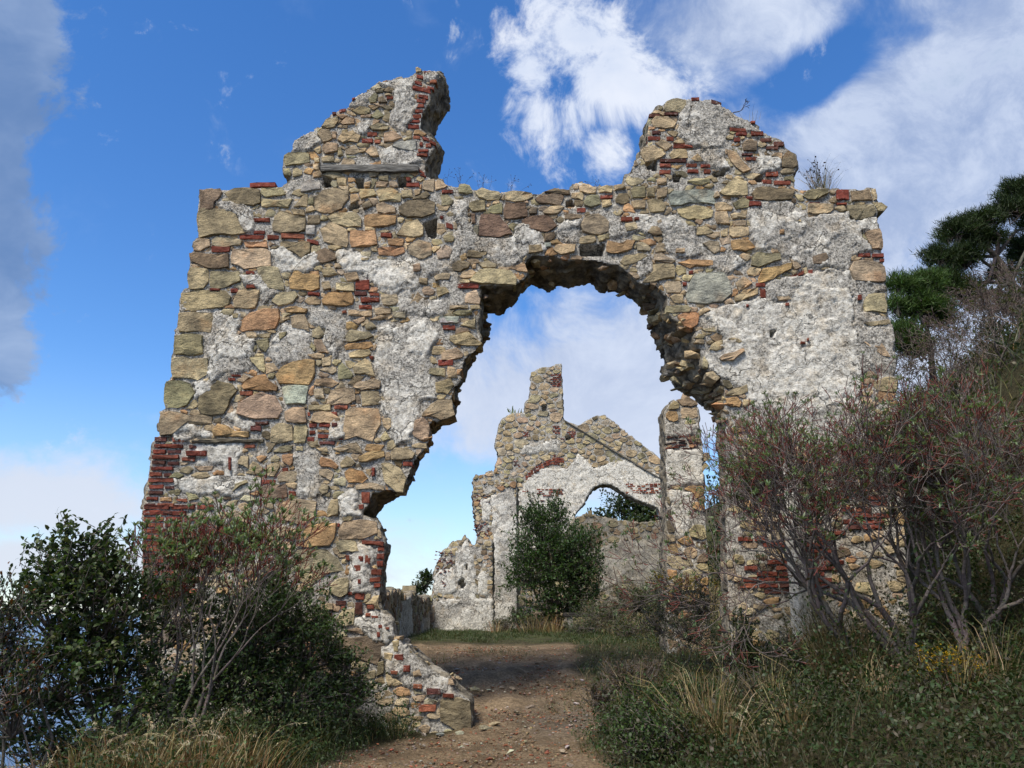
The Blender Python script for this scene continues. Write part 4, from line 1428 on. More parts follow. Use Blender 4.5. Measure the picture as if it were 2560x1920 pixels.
flat_wall('wall_stump', 'jagged plastered wall stump with exposed bricks at the end of the low wall', 22.2,
          [(1066, 1700), (1066, 1492), (1078, 1486), (1084, 1470), (1084, 1440), (1090, 1412), (1100, 1395), (1108, 1376), (1128, 1356), (1140, 1350), (1166, 1346), (1176, 1358), (1186, 1366), (1194, 1352),
           (1212, 1350), (1232, 1352), (1236, 1700)], .6,
          bricks=[(0, courses(1092, 1136, 1378, 1432, 5.4, 12, .8, 21) + ' ' + courses(1105, 1118, 1432, 1470, 5.4, 12, .7, 22))],
          plaster=[(0, '''.95 1086,1440 1100,1425 1130,1420 1138,1440 1138,1480 1088,1485
.6 1140,1380 1165,1350 1180,1380 1190,1480 1186,1500 1145,1490
.95 1196,1432 1212,1428 1218,1445 1216,1488 1194,1484
.3 1088,1500 1232,1495 1234,1690 1084,1690''')],
          holes=[(0, 'h 1147,1452 1160,1446 1162,1466 1150,1472\nh 1163,1412 1168,1408 1170,1424 1164,1426')],
          vox=.045, fill=.2, res=.025, seed=7, tints='tdgtp', prot=(0, .03), amp=.06, white=.5, warp=.05)

flat_wall('brick_pier', 'tall ragged pier of brick and rubble with a tan plastered return beside the gable', 24.2,
          [(1206, 1700), (1208, 1500), (1204, 1420), (1196, 1380), (1190, 1310), (1184, 1262), (1182, 1230), (1183, 1192), (1215, 1183), (1240, 1178), (1262, 1186),
           (1292, 1200), (1296, 1700)], .8,
          bricks=[(0, ' '.join([courses(1183, 1228, 1240, 1256, 5, 13, .7, 31), courses(1186, 1226, 1312, 1340, 5, 13, .8, 32), courses(1202, 1222, 1355, 1382, 5, 13, .8, 33),
                                courses(1200, 1228, 1408, 1420, 5, 13, .8, 34)]))],
          plaster=[(0, '''.95 1204,1250 1224,1246 1224,1300 1208,1302
.5 1228,1236 1268,1230 1292,1250 1294,1690 1240,1690 1236,1400
.2 1210,1440 1240,1440 1240,1690 1210,1690''')],
          vox=.045, fill=.17, res=.024, seed=8, tints='ttgto', prot=(0, .04), amp=.1, white=.4, warp=.05)

flat_wall('retaining_wall', 'retaining wall darkened with painted shade below the ragged hole of the gable', 26.2,
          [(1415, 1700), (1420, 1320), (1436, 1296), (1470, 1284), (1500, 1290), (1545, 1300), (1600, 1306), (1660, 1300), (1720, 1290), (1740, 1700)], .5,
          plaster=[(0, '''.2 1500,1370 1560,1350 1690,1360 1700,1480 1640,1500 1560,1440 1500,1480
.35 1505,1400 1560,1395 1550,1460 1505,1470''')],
          vox=.05, fill=.24, res=.03, seed=9, tints='drddg', prot=(0, .03), amp=.06, white=.0, x0=2.0, gap=.3, dirty=.6)  # shade on this wall is put into its dark tints and mortar colour

flat_wall('stone_pillar', 'freestanding stone pillar with lichened cap and patches of white plaster', 13.2,
          [(1668, 1700), (1666, 1300), (1664, 1120), (1662, 1025), (1672, 1008), (1692, 998), (1720, 995), (1744, 1003), (1748, 1040), (1758, 1120), (1766, 1300), (1782, 1700)], .6,
          bricks=[(0, courses(1670, 1748, 1092, 1122, 7, 34, .9, 41, 'kkbk') + ' ' + courses(1690, 1720, 1385, 1395, 8, 30, .5, 42))],
          plaster=[(0, '''.8 1666,1125 1755,1125 1760,1210 1668,1215
.85 1672,1225 1735,1230 1722,1330 1690,1345 1680,1300
.1 1666,1060 1750,1064 1750,1092 1666,1090''')],
          cat='pillar', vox=.03, fill=.26, res=.018, seed=10, tints='ttodt', prot=(0, .03), amp=.035, white=.5, aspect=1.9, x0=2.9, gap=.05)

# pale post beside the right pier
bm_v = []
pb, pt = at_y(2008, 1600, 8.72), at_y(1972, 1145, 8.72)
n = 14
for i in range(n + 1):
    t = i / n; c = pb.lerp(pt, t); w = .092 * (1 - .12 * t)
    for k in range(8):
        a = math.pi / 8 + k * math.pi / 4
        rr = w * (1.15 if k % 2 else 1.0) * random.uniform(.92, 1.06)
        bm_v.append((c.x - pb.x + rr * math.cos(a), rr * math.sin(a), c.z - pb.z + random.uniform(-.01, .01)))
F = []
for i in range(n):
    for k in range(8):
        a = i * 8 + k; b = i * 8 + (k + 1) % 8
        F += [(a, b, b + 8), (a, b + 8, a + 8)]
F += [(n * 8, n * 8 + k, n * 8 + k + 1) for k in range(1, 7)]
pc_ = np.tile(np.array([.6, 0.0, .7]), (len(bm_v), 1))
po = link('stone_post', np_mesh('stone_post', np.array(bm_v), np.array(F), MAT_MORTAR, pc_, smooth=True, sharp=50), None, pb)
tag(po, 'slim whitewashed stone post standing against the brick foot of the arched wall', 'post')

# low bench half hidden by weeds
by = 19.4
bp = at_y(1425, 1545, by); bg0 = gz(bp.x, by)
bench = thing('bench', 'low dark wooden plank bench on pale legs beside the weeds', 'bench', (bp.x + .5, by, bg0))


def box_mesh(name, sx, sy, sz, mat, col, jit=.006, seed=1):
    r = np.random.default_rng(seed)
    bm = bmesh.new(); bmesh.ops.create_cube(bm, size=1)
    bmesh.ops.scale(bm, vec=(sx, sy, sz), verts=bm.verts)
    bmesh.ops.bevel(bm, geom=bm.edges[:], offset=min(sx, sy, sz) * .15, segments=1, affect='EDGES')
    bmesh.ops.triangulate(bm, faces=bm.faces)
    V = np.array([v.co[:] for v in bm.verts]) + r.uniform(-jit, jit, (len(bm.verts), 3))
    bm.verts.index_update()
    F = np.array([[v.index for v in f.verts] for f in bm.faces]); bm.free()
    return np_mesh(name, V, F, mat, np.array(col), smooth=True, sharp=30)


link('seat', box_mesh('seat', 1.3, .36, .09, MAT_WOOD, (.05, .045, .04)), bench, (0, 0, .44))
lm = box_mesh('leg', .1, .3, .5, MAT_WOOD, (.3, .28, .24))
for s in (-.5, .5): link('leg', lm, bench, (s, 0, .16))

# ------------------------------------------------------------------ plants


def unit(a):
    return a / np.maximum(np.linalg.norm(a, axis=-1, keepdims=True), 1e-9)


def tubes(P0, P1, R0, R1, C, n=5):
    P0, P1 = np.asarray(P0, float), np.asarray(P1, float); R0, R1 = np.asarray(R0, float), np.asarray(R1, float)
    d = unit(P1 - P0); ref = np.where(np.abs(d[:, 2:3]) > .9, np.array([[1., 0, 0]]), np.array([[0, 0, 1.]]))
    a = unit(np.cross(d, ref)); b = np.cross(d, a)
    th = np.linspace(0, 2 * math.pi, n, endpoint=False)
    ring = np.cos(th)[None, :, None] * a[:, None] + np.sin(th)[None, :, None] * b[:, None]
    V = np.concatenate([P0[:, None] + ring * R0[:, None, None], P1[:, None] + ring * R1[:, None, None]], 1)
    i = np.arange(n); j = (i + 1) % n
    F = np.concatenate([np.stack([i, j, j + n], 1), np.stack([i, j + n, i + n], 1)])
    Fk = F[None] + (np.arange(len(P0)) * 2 * n)[:, None, None]
    Ck = np.repeat(np.asarray(C, float)[:, None], 2 * n, 1)
    return V.reshape(-1, 3), Fk.reshape(-1, 3), Ck.reshape(-1, 3)


def leaf_mesh(P, D, L, Wd, C, r, up=.6, droop=.15, fold=.2):
    """pointed oval leaves: base P, direction D, length L, width Wd; 4 triangles each"""
    n = len(P); D = unit(D)
    s = np.cross(D, np.array([0, 0, 1.0])) + r.normal(size=(n, 3)) * (1 - up)
    s = unit(s - (s * D).sum(1, keepdims=True) * D); nn = np.cross(s, D)
    L = np.asarray(L)[:, None]; w = np.asarray(Wd)[:, None]
    v = [P, P + D * L * .35 + s * w * .5 + nn * w * fold, P + D * L * .35 - s * w * .5 + nn * w * fold,
         P + D * L * .72 + s * w * .38 + nn * (w * fold - L * droop * .4), P + D * L * .72 - s * w * .38 + nn * (w * fold - L * droop * .4), P + D * L - nn * L * droop]
    V = np.stack(v, 1)
    F = np.array([[0, 2, 1], [1, 2, 4], [1, 4, 3], [3, 4, 5]])
    return V.reshape(-1, 3), (F[None] + (np.arange(n) * 6)[:, None, None]).reshape(-1, 3), np.repeat(C[:, None], 6, 1).reshape(-1, 3)


def blades(P, D, H, Wd, bend, C, r):
    """grass blades: 5 triangles each"""
    n = len(P); D = unit(D); H = np.asarray(H)[:, None]; w = np.asarray(Wd)[:, None]
    hz = r.normal(size=(n, 3)); hz[:, 2] = 0; hz = unit(hz)
    lean = unit(D * np.array([1, 1, 0.0]) + hz * .3 + 1e-6)
    s = unit(np.cross(lean, np.array([0, 0, 1.0])) + r.normal(size=(n, 3)) * .5)
    b = np.asarray(bend)[:, None]
    q1 = P + D * H * .4; q2 = P + D * H * .75 + lean * H * b * .35 - np.array([0, 0, 1.0]) * H * b * .08
    q3 = P + D * H + lean * H * b - np.array([0, 0, 1.0]) * H * b * .45
    V = np.stack([P - s * w * .5, P + s * w * .5, q1 - s * w * .45, q1 + s * w * .45, q2 - s * w * .28, q2 + s * w * .28, q3], 1)
    F = np.array([[0, 1, 3], [0, 3, 2], [2, 3, 5], [2, 5, 4], [4, 5, 6]])
    return V.reshape(-1, 3), (F[None] + (np.arange(n) * 7)[:, None, None]).reshape(-1, 3), np.repeat(C[:, None], 7, 1).reshape(-1, 3)


def shade(base, n, r, var=.3, hue=.12):
    c = np.asarray(base, float)
    if c.ndim == 2: c = c[r.integers(0, len(c), n)]
    return np.clip(c * (1 + r.uniform(-var, var, (n, 1))) * (1 + r.uniform(-hue, hue, (n, 3))), .002, .9)


DARK = [(.028, .05, .014), (.04, .065, .02), (.022, .038, .012), (.055, .075, .022)]
MID = [(.05, .085, .022), (.065, .1, .03), (.04, .065, .018)]
OLIVE = [(.075, .085, .03), (.09, .095, .04), (.055, .06, .022), (.11, .1, .045)]
GREYG = [(.16, .21, .11), (.2, .25, .135), (.12, .165, .08)]
STRAW = [(.34, .27, .14), (.27, .2, .1), (.4, .33, .19), (.2, .14, .07)]
BARKC = (.16, .135, .115)


def blob_pts(blobs, n, r, inner=.5):
    """points in ellipsoid clumps (u, v, ru, rv, Y), with outward direction and clump centre"""
    cs, rs, wt_ = [], [], []
    for (u, v, ru, rv, Y) in blobs:
        c = at_y(u, v, Y); k = Y / FPX
        cs.append(c[:]); rs.append((ru * k, (ru + rv) * .42 * k, rv * k)); wt_.append(ru * rv * (ru + rv) ** .5 * k)
    cs, rs = np.array(cs), np.array(rs); wt_ = np.array(wt_) / sum(wt_)
    i = r.choice(len(blobs), n, p=wt_)
    d = unit(r.normal(size=(n, 3)))
    low = d[:, 2] < -.55; d[low, 2] *= -1
    lump = 1 + .48 * vnoise(d * 1.0 + i[:, None] * 3.7, 2.6, 3) + .14 * vnoise(d + i[:, None] * 1.9, 6, 5)
    stray = np.where(r.random(n) < .05, r.uniform(1.1, 1.35, n), 1.0)
    q = d * (r.uniform(inner, 1.0, n) ** .6 * lump * stray)[:, None]
    return cs[i] + q * rs[i], unit(q * rs[i]), cs[i]


def bush(name, label, cat, blobs, base, leaf, ntwig, per, cols, seed, twig=.16, group=None, bark=BARKC, dens=1.0, trunk_r=.03, mat=None, lift=.35, parts=('branches', 'foliage'), inner=.5):
    r = np.random.default_rng(seed)
    b = at_y(*base) if len(base) == 3 else Vector(base[:3])
    b = Vector((b.x, b.y, gz(b.x, b.y) - .03))
    root = thing(name, label, cat, b, group)
    B = np.array(b[:])
    P, D, Cc = blob_pts(blobs, ntwig, r, inner)
    k = twig * r.uniform(.7, 1.3, ntwig)
    dirs = unit(D + r.normal(size=P.shape) * .45 + np.array([0, 0, lift]))
    S = P - dirs * k[:, None]
    segs0, segs1, ra, rb = [S], [P], [np.full(ntwig, .0032)], [np.full(ntwig, .0016)]
    # limbs from the foot to each clump, then branches to some of the twigs
    for (u, v, ru, rv, Y) in blobs:
        c = np.array(at_y(u, v, Y)[:]); m = (B + c) / 2 + r.normal(size=3) * np.linalg.norm(c - B) * .08
        pts = [B + r.normal(size=3) * .04 * np.array([1, 1, 0]), B * .75 + m * .25, m, m * .45 + c * .55, c]
        for a in range(4):
            segs0.append(pts[a][None]); segs1.append(pts[a + 1][None]); ra.append(np.array([trunk_r * (1 - .2 * a)])); rb.append(np.array([trunk_r * (.8 - .2 * a)]))
    sel = r.choice(ntwig, min(ntwig, max(30, ntwig // 4)), replace=False)
    mid = (Cc[sel] * .5 + S[sel] * .5) + r.normal(size=(len(sel), 3)) * .06 - np.array([0, 0, .05])
    root_pt = Cc[sel] * .8 + B * .2
    segs0 += [root_pt, mid]; segs1 += [mid, S[sel]]
    ra += [np.full(len(sel), .008), np.full(len(sel), .0055)]; rb += [np.full(len(sel), .0055), np.full(len(sel), .0035)]
    A0, A1 = np.vstack(segs0) - B, np.vstack(segs1) - B
    V, F, C = tubes(A0, A1, np.concatenate(ra), np.concatenate(rb), shade(bark, len(A0), r, .25, .05), 4)
    link(parts[0], np_mesh(parts[0], V, F, MAT_BARK, C), root)
    t = np.tile(np.linspace(.15, 1, per), ntwig)
    S2, P2_, D2 = np.repeat(S, per, 0), np.repeat(P, per, 0), np.repeat(dirs, per, 0)
    LP = S2 + (P2_ - S2) * t[:, None] + r.normal(size=S2.shape) * .008
    LD = D2 * .55 + r.normal(size=S2.shape) * .75 + np.array([0, 0, .25])
    keep = r.random(len(LP)) < dens
    LP, LD = LP[keep] - B, LD[keep]; nl = len(LP)
    cl = shade(cols, nl, r); tw = np.repeat(r.uniform(.75, 1.25, ntwig), per)[keep]; cl = cl * tw[:, None]
    V, F, C = leaf_mesh(LP, LD, leaf[0] * r.uniform(.6, 1.25, nl), leaf[1] * r.uniform(.7, 1.2, nl), cl, r)
    link(parts[1], np_mesh(parts[1], V, F, mat or MAT_LEAF, C), root)
    return root, B, P, dirs


def spurge(name, label, stems, seed, depth, L0, r0, spread=.5, up=.12, ratio=.78, rosette=9, leaf=(.05, .011), leafy=.8, kids=(2, 3), grey=BARKC, red=(.15, .045, .035), cols=GREYG, wig=.28, group=None, cat='shrub', rmin=.003, red_to=1):
    """forking shrub: grey stems, red young twigs, leaf rosettes on the tips"""
    r = np.random.default_rng(seed)
    b0 = stems[0][0]
    root = thing(name, label, cat, b0, group); B = np.array(b0[:])
    old, young, tips = [], [], []

    def grow(p, d, L, rad, dp):
        nseg = 3 if dp > 1 else 2
        for i in range(nseg):
            d = unit(d + r.normal(size=3) * wig + np.array([0, 0, up]))
            q = p + d * L / nseg
            rn = max(rad * (.93 if i < nseg - 1 else .88), rmin)
            (young if dp <= red_to else old).append((p, q, rad, rn, dp)); p, rad = q, rn
        if dp == 0:
            tips.append((p, d)); return
        k = r.integers(kids[0], kids[1] + 1)
        if dp >= depth - 1: k = 2
        ph = r.uniform(0, 6.28)
        a = unit(np.cross(d, [0.3, .2, 1.0])); c = np.cross(d, a)
        for j in range(k):
            an = ph + j * 6.28 / k + r.normal() * .4
            s = spread * r.uniform(.6, 1.3)
            nd = unit(d + s * (a * math.cos(an) + c * math.sin(an)))
            if dp > 2 and r.random() < .08: continue
            grow(p, nd, L * ratio * r.uniform(.8, 1.2), rad * (.8 if k == 2 else .72), dp - 1)

    for (p, d, sc) in stems:
        grow(np.array(p[:]), unit(np.array(d, float)), L0 * sc, r0 * sc, depth)

    def mesh(nm, sg, col, n):
        a = np.array([s[0] for s in sg]) - B; c = np.array([s[1] for s in sg]) - B
        V, F, C = tubes(a, c, np.array([s[2] for s in sg]), np.array([s[3] for s in sg]), shade(col, len(sg), r, .22, .06), n)
        o = link(nm, np_mesh(nm, V, F, MAT_BARK, C, smooth=True), root)
        o['kind'] = 'stuff'
    mesh('branches', old, grey, 6); mesh('twigs', young, [red, red, grey, tuple(np.array(red) * .6)], 4)
    tp = np.array([t[0] for t in tips]) - B; td = np.array([t[1] for t in tips])
    keep = r.random(len(tp)) < leafy; tp, td = tp[keep], td[keep]
    P = np.repeat(tp, rosette, 0) + r.normal(size=(len(tp) * rosette, 3)) * .004
    a = unit(np.cross(td, np.array([.3, .2, 1.0]))); c = np.cross(td, a)
    ph = r.uniform(0, 6.28, (len(tp), 1)) + np.arange(rosette) * 2.4
    lean = r.uniform(.35, 1.3, (len(tp), rosette))
    D = td[:, None] + lean[..., None] * (np.cos(ph)[..., None] * a[:, None] + np.sin(ph)[..., None] * c[:, None])
    sc = np.repeat(r.uniform(.6, 1.25, len(tp)), rosette)
    n = len(P)
    V, F, C = leaf_mesh(P, D.reshape(-1, 3), leaf[0] * sc * r.uniform(.75, 1.1, n), leaf[1] * sc, shade(cols, n, r), r, up=.8, droop=.1)
    link('foliage', np_mesh('foliage', V, F, MAT_LEAF, C), root)
    return len(old) + len(young), len(tips)


def tuft(name, label, x, y, n, h, spread, cols, seed, z=None, width=.006, bend=.45, group=None, mat=None, cat='grass', heads=0, head_col=(.4, .34, .22)):
    r = np.random.default_rng(seed)
    zz = gz(x, y) - .02 if z is None else z
    P = np.stack([r.normal(size=n) * spread, r.normal(size=n) * spread, np.zeros(n)], 1)
    D = np.stack([P[:, 0] / max(spread, 1e-3) * .22 + r.normal(size=n) * .12, P[:, 1] / max(spread, 1e-3) * .22 + r.normal(size=n) * .12, np.ones(n)], 1)
    H = h * r.uniform(.45, 1.1, n)
    V, F, C = blades(P, D, H, np.full(n, width) * r.uniform(.6, 1.2, n), r.uniform(.05, bend, n), shade(cols, n, r), r)
    if not heads:
        o = link(name, np_mesh(name, V, F, mat or MAT_DRY, C), None, (x, y, zz)); tag(o, label, cat, group); return o
    o = thing(name, label, cat, (x, y, zz), group)
    link('blades', np_mesh('blades', V, F, mat or MAT_DRY, C), o)
    # arching seed heads
    parts, hl = [], []
    for k in range(heads):
        d = unit(np.array([r.normal() * .3, r.normal() * .3, 1.0])); a = r.uniform(0, 6.28); lean = np.array([math.cos(a), math.sin(a), 0])
        hh = h * r.uniform(1.05, 1.5); t = np.linspace(0, 1, 9)[:, None]
        Q = d * hh * t + lean * hh * .5 * t ** 2.4 - np.array([0, 0, 1]) * hh * .3 * t ** 4
        parts.append(tubes(Q[:-1], Q[1:], np.full(8, .0016), np.full(8, .0013), shade(head_col, 8, r, .1), 3))
        m = 26; i = r.integers(5, 8, m); f = r.random((m, 1)); pp = Q[i] * (1 - f) + Q[i + 1] * f
        dd = unit(Q[i + 1] - Q[i]) + r.normal(size=(m, 3)) * .35 - np.array([0, 0, .3])
        hl.append(leaf_mesh(pp, dd, r.uniform(.018, .04, m), np.full(m, .006), shade(head_col, m, r, .2), r))
    V, F, C = batch(parts); link('stalks', np_mesh('stalks', V, F, MAT_DRY, C), o)
    V, F, C = batch(hl); q = link('seed_heads', np_mesh('seed_heads', V, F, MAT_DRY, C), o); q['kind'] = 'stuff'
    return o


def stalks(name, label, x, y, z, n, h, spread, seed, head=.012, col=(.07, .05, .035), hcol=(.045, .03, .025), cat='weed', fork=3, group=None, thick=.0022):
    """dead stalks with round heads"""
    r = np.random.default_rng(seed)
    o = thing(name, label, cat, (x, y, z), group)
    A, Bq, ra = [], [], []; heads = []
    for k in range(n):
        p = np.array([r.normal() * spread * .3, r.normal() * .03, -.02]); d = unit(np.array([r.normal() * .35, r.normal() * .3, 1.0])); hh = h * r.uniform(.6, 1.1)
        for s in range(3):
            q = p + d * hh * .22; A.append(p); Bq.append(q); ra.append(thick); p = q; d = unit(d + r.normal(size=3) * .13)
        for f in range(fork):
            e = unit(d + r.normal(size=3) * .5); q = p + e * hh * r.uniform(.2, .42)
            A.append(p); Bq.append(q); ra.append(thick * .7); heads.append(q)
    A, Bq, ra = np.array(A), np.array(Bq), np.array(ra)
    V, F, C = tubes(A, Bq, ra, ra * .85, shade(col, len(A), r, .2), 4)
    link('stalks', np_mesh('stalks', V, F, MAT_BARK, C), o)
    H = np.array(heads)
    V, F, C = scatter_mesh(HULLS, H, head * r.uniform(.6, 1.2, len(H)), r, shade(hcol, len(H), r))
    q = link('seed_heads', np_mesh('seed_heads', V, F, MAT_BARK, C), o); q['kind'] = 'stuff'
    return o


def rect_pts(x0, x1, y0, y1, n, r, keep=None):
    x = r.uniform(x0, x1, n); y = r.uniform(y0, y1, n)
    if keep is not None:
        m = keep(x, y); x, y = x[m], y[m]
    return np.stack([x, y, base_z(x, y) - .015], 1)


def path_free(x, y):
    P = np.stack([x, y, np.zeros_like(x)], 1); e = .3 * fbm(P, 1.6, 3, 21)
    c = np.interp(y, [0, 6.5, 8, 9, 10, 11.5, 13, 15], [-.6, -.45, -.3, .3, .0, -.4, -.6, -.9])
    w = np.interp(y, [0, 6.5, 8, 9, 10, 11.5, 13, 15, 15.8], [1.3, 1.25, 1.0, .85, 1.1, 1.4, 1.7, 2.2, 2.4])
    return np.abs(x - c) > w + e


# --- left side: leafy evergreen shrubs and a red-twigged spurge in front of the wall
bush('evergreen_shrub', 'dark broad-leaved evergreen shrub at the cliff edge beside the corner of the arched wall', 'shrub',
     [(190, 1400, 130, 110, 6.9), (120, 1540, 130, 150, 6.7), (260, 1560, 150, 160, 6.9), (270, 1720, 160, 130, 6.9), (130, 1720, 150, 140, 6.5), (250, 1420, 100, 90, 7.0), (440, 1560, 120, 140, 8.0), (430, 1760, 140, 80, 7.7), (120, 1850, 160, 70, 6.3)],
     (300, 1830, 6.9), (.055, .032), 1450, 8, DARK + MID + OLIVE[:1], 101, twig=.2, trunk_r=.03)
bush('evergreen_shrub', 'dense small-leaved green bush hugging the foot of the left pier', 'shrub',
     [(700, 1560, 110, 130, 8.3), (780, 1640, 110, 120, 8.2), (620, 1620, 130, 140, 8.0), (860, 1680, 70, 70, 8.3), (690, 1450, 50, 80, 8.4), (560, 1720, 150, 110, 7.7), (800, 1560, 40, 60, 8.5), (720, 1740, 140, 70, 7.9), (840, 1740, 90, 50, 8.2), (900, 1730, 55, 40, 8.55), (760, 1800, 110, 40, 7.8)],
     (680, 1800, 8.1), (.042, .024), 2000, 9, [(.06, .1, .03), (.075, .12, .035), (.05, .08, .025), (.035, .055, .016)], 102, twig=.15, trunk_r=.016)
bush('evergreen_shrub', 'sparse dark twiggy shrub with rusty leaves hanging over the sea cliff', 'shrub',
     [(10, 1580, 60, 130, 5.9), (40, 1760, 90, 130, 5.8), (-60, 1680, 80, 180, 5.8), (70, 1650, 40, 90, 5.9)], (30, 1900, 5.9), (.04, .02), 330, 7, DARK + [(.14, .05, .015)], 103, twig=.2, trunk_r=.02)
bx, byy = at_y(443, 1828, 7.05).x, 7.05
sb = Vector((bx, byy, gz(bx, byy)))
print(spurge('tree_spurge', 'upright spurge with bare grey stems, red twigs and leaf tufts before the tall pier',
             [(sb, (.02, .0, 1), 1.0), (sb + Vector((.05, .02, 0)), (.22, .05, 1), 1.0), (sb + Vector((.1, .05, 0)), (.32, -.1, 1), .95), (sb + Vector((-.06, .1, 0)), (-.25, .1, 1), .95), (sb, (-.12, -.1, 1), .9)],
             104, 7, .49, .021, spread=.40, up=.10, ratio=.79, rosette=10, leaf=(.058, .015), leafy=.6, kids=(2, 3), wig=.13, red=(.22, .06, .045), grey=(.2, .165, .145)))
# --- right side: the great spurge
rb_ = lambda u, v, Y: Vector((at_y(u, v, Y).x, Y, gz(at_y(u, v, Y).x, Y)))
s1, s2, s3, s4 = rb_(2170, 1700, 7.3), rb_(2260, 1700, 7.2), rb_(2420, 1700, 7.0), rb_(2500, 1700, 7.2)
print(spurge('tree_spurge', 'great sprawling spurge with thick grey forked branches hiding the brick foot of the wall',
             [(s1, (-.78, .0, .85), 1.05), (s1 + Vector((.05, .1, 0)), (-.55, .1, .95), 1.05), (s2, (-.25, .1, 1), 1.05), (s2 + Vector((.05, 0, 0)), (.02, -.05, 1), 1.0),
              (s2 + Vector((.12, .1, 0)), (.25, .05, 1), 1.0), (s3, (.1, .1, 1), .88), (s3 + Vector((.1, 0, 0)), (.5, 0, .9), .88), (s4, (-.1, .2, 1), .88), (s4, (.4, .2, 1), .85),
              (s1, (-.62, -.1, .95), 1.0), (s2, (-.4, -.2, .95), 1.0), (s3, (-.25, -.1, 1), .9), (s4, (.15, -.2, 1), .85), (s2, (.1, -.3, .9), .9), (s3, (.15, -.3, .95), .85)],
             105, 8, .53, .034, spread=.45, up=.075, ratio=.80, rosette=8, leaf=(.05, .012), leafy=.3, kids=(2, 3), wig=.18, grey=(.17, .14, .125), red=(.19, .062, .05), red_to=0, rmin=.0027))

# --- low growth of the right bank
for k, (lab, bl, ba, lf, nt, cols) in enumerate([
    ('dull green mound of small-leaved weed between straw grass clumps', [(1890, 1740, 90, 60, 7.6), (1960, 1700, 70, 60, 7.9), (1840, 1790, 60, 40, 7.3)], (1900, 1800, 7.6), (.026, .01), 520, [(.05, .07, .03), (.07, .085, .04)]),
    ('grey-green wormwood mound beside the straw grass under the wall', [(1960, 1640, 60, 50, 8.4), (2010, 1660, 60, 40, 8.3)], (1990, 1700, 8.4), (.03, .007), 420, [(.1, .12, .085), (.07, .09, .06)]),
    ('brown withered weed patch on the bank by the track', [(1560, 1690, 70, 40, 8.6), (1500, 1730, 50, 30, 8.3), (1620, 1680, 50, 40, 8.8)], (1560, 1730, 8.6), (.024, .009), 420, [(.13, .08, .04), (.09, .06, .03), (.06, .06, .025)]),
    ('tall dark weed with upright leafy stems in front of the wall foot', [(1860, 1600, 30, 70, 8.3), (1890, 1650, 40, 50, 8.2), (1830, 1650, 40, 50, 8.3)], (1860, 1720, 8.3), (.05, .014), 260, [(.035, .055, .018), (.05, .07, .02)]),
    ('tangle of olive weeds at the lower end of the bank', [(2150, 1880, 110, 40, 6.2), (2250, 1890, 90, 40, 6.1), (1980, 1900, 90, 30, 6.2)], (2150, 1915, 6.2), (.03, .013), 560, [(.055, .055, .022), (.08, .065, .03), (.035, .045, .015)])]):
    bush('weed_mound', lab, 'weed', bl, ba, lf, nt, 8, cols, 140 + k, twig=.13, trunk_r=.005, lift=.8)
bush('nettle_bush', 'low bright green leafy bush at the edge of the track on the bank', 'bush',
     [(1640, 1790, 110, 70, 6.9), (1740, 1760, 90, 70, 7.0), (1580, 1840, 70, 50, 6.7), (1690, 1840, 120, 60, 6.5), (1800, 1830, 90, 70, 6.6)], (1680, 1860, 6.8), (.034, .02), 900, 8, MID, 106, twig=.1, trunk_r=.006)
bush('leafy_weed', 'dark trailing weeds in the shade under the great spurge', 'bush',
     [(2100, 1780, 130, 80, 6.7), (2240, 1800, 120, 80, 6.5), (2400, 1790, 140, 100, 6.4), (2520, 1700, 100, 140, 6.6), (1950, 1790, 100, 70, 6.8), (2320, 1880, 160, 60, 6.1), (2050, 1880, 150, 50, 6.2)],
     (2300, 1880, 6.5), (.036, .02), 1300, 8, DARK + OLIVE[:1], 107, twig=.11, trunk_r=.006)
_, B0, P0, D0 = bush('flowering_weed', 'yellow-flowered bushy weed at the foot of the great spurge', 'flower',
     [(2370, 1690, 80, 60, 6.15), (2310, 1720, 50, 40, 6.1), (2430, 1740, 60, 60, 6.15)], (2370, 1830, 6.15), (.026, .009), 380, 7, MID + OLIVE, 108, twig=.12, trunk_r=.005)


def blossoms(root, B, P, n, seed, size=.011, cols=((.55, .36, .015), (.48, .3, .01))):
    r = np.random.default_rng(seed)
    top = P[np.argsort(-(P[:, 2] + r.normal(size=len(P)) * .06))[:n]]
    q = np.repeat(top, 4, 0) + r.normal(size=(n * 4, 3)) * .016
    m = len(q)
    V, F, C = leaf_mesh(np.repeat(q - B, 4, 0), r.normal(size=(m * 4, 3)) + np.array([0, -.3, .5]), np.full(m * 4, size), np.full(m * 4, size * .75), shade(cols, m * 4, r, .2), r)
    link('blossoms', np_mesh('blossoms', V, F, MAT_LEAF, C), root)


blossoms(_, B0, P0, 110, 1)
_, B0, P0, D0 = bush('flowering_weed', 'tall yellow-flowered weed in front of the freestanding pillar', 'flower',
     [(1690, 1500, 70, 60, 11.6), (1750, 1520, 60, 80, 11.4), (1640, 1560, 60, 50, 11.8), (1720, 1580, 80, 50, 11.2)], (1710, 1620, 11.5), (.04, .012), 620, 7, OLIVE + MID, 109, twig=.2, trunk_r=.008)
blossoms(_, B0, P0, 90, 2, .016, ((.5, .34, .03), (.4, .26, .02)))
bush('feathery_weed', 'olive feathery weeds spreading behind the bench', 'bush',
     [(1520, 1540, 90, 40, 17.5), (1600, 1510, 90, 60, 16.5), (1470, 1565, 60, 25, 18.2), (1680, 1480, 60, 70, 15.5), (1570, 1570, 90, 25, 16.0)], (1560, 1580, 17.0), (.07, .02), 1000, 6, OLIVE + MID, 110, twig=.3, trunk_r=.01)
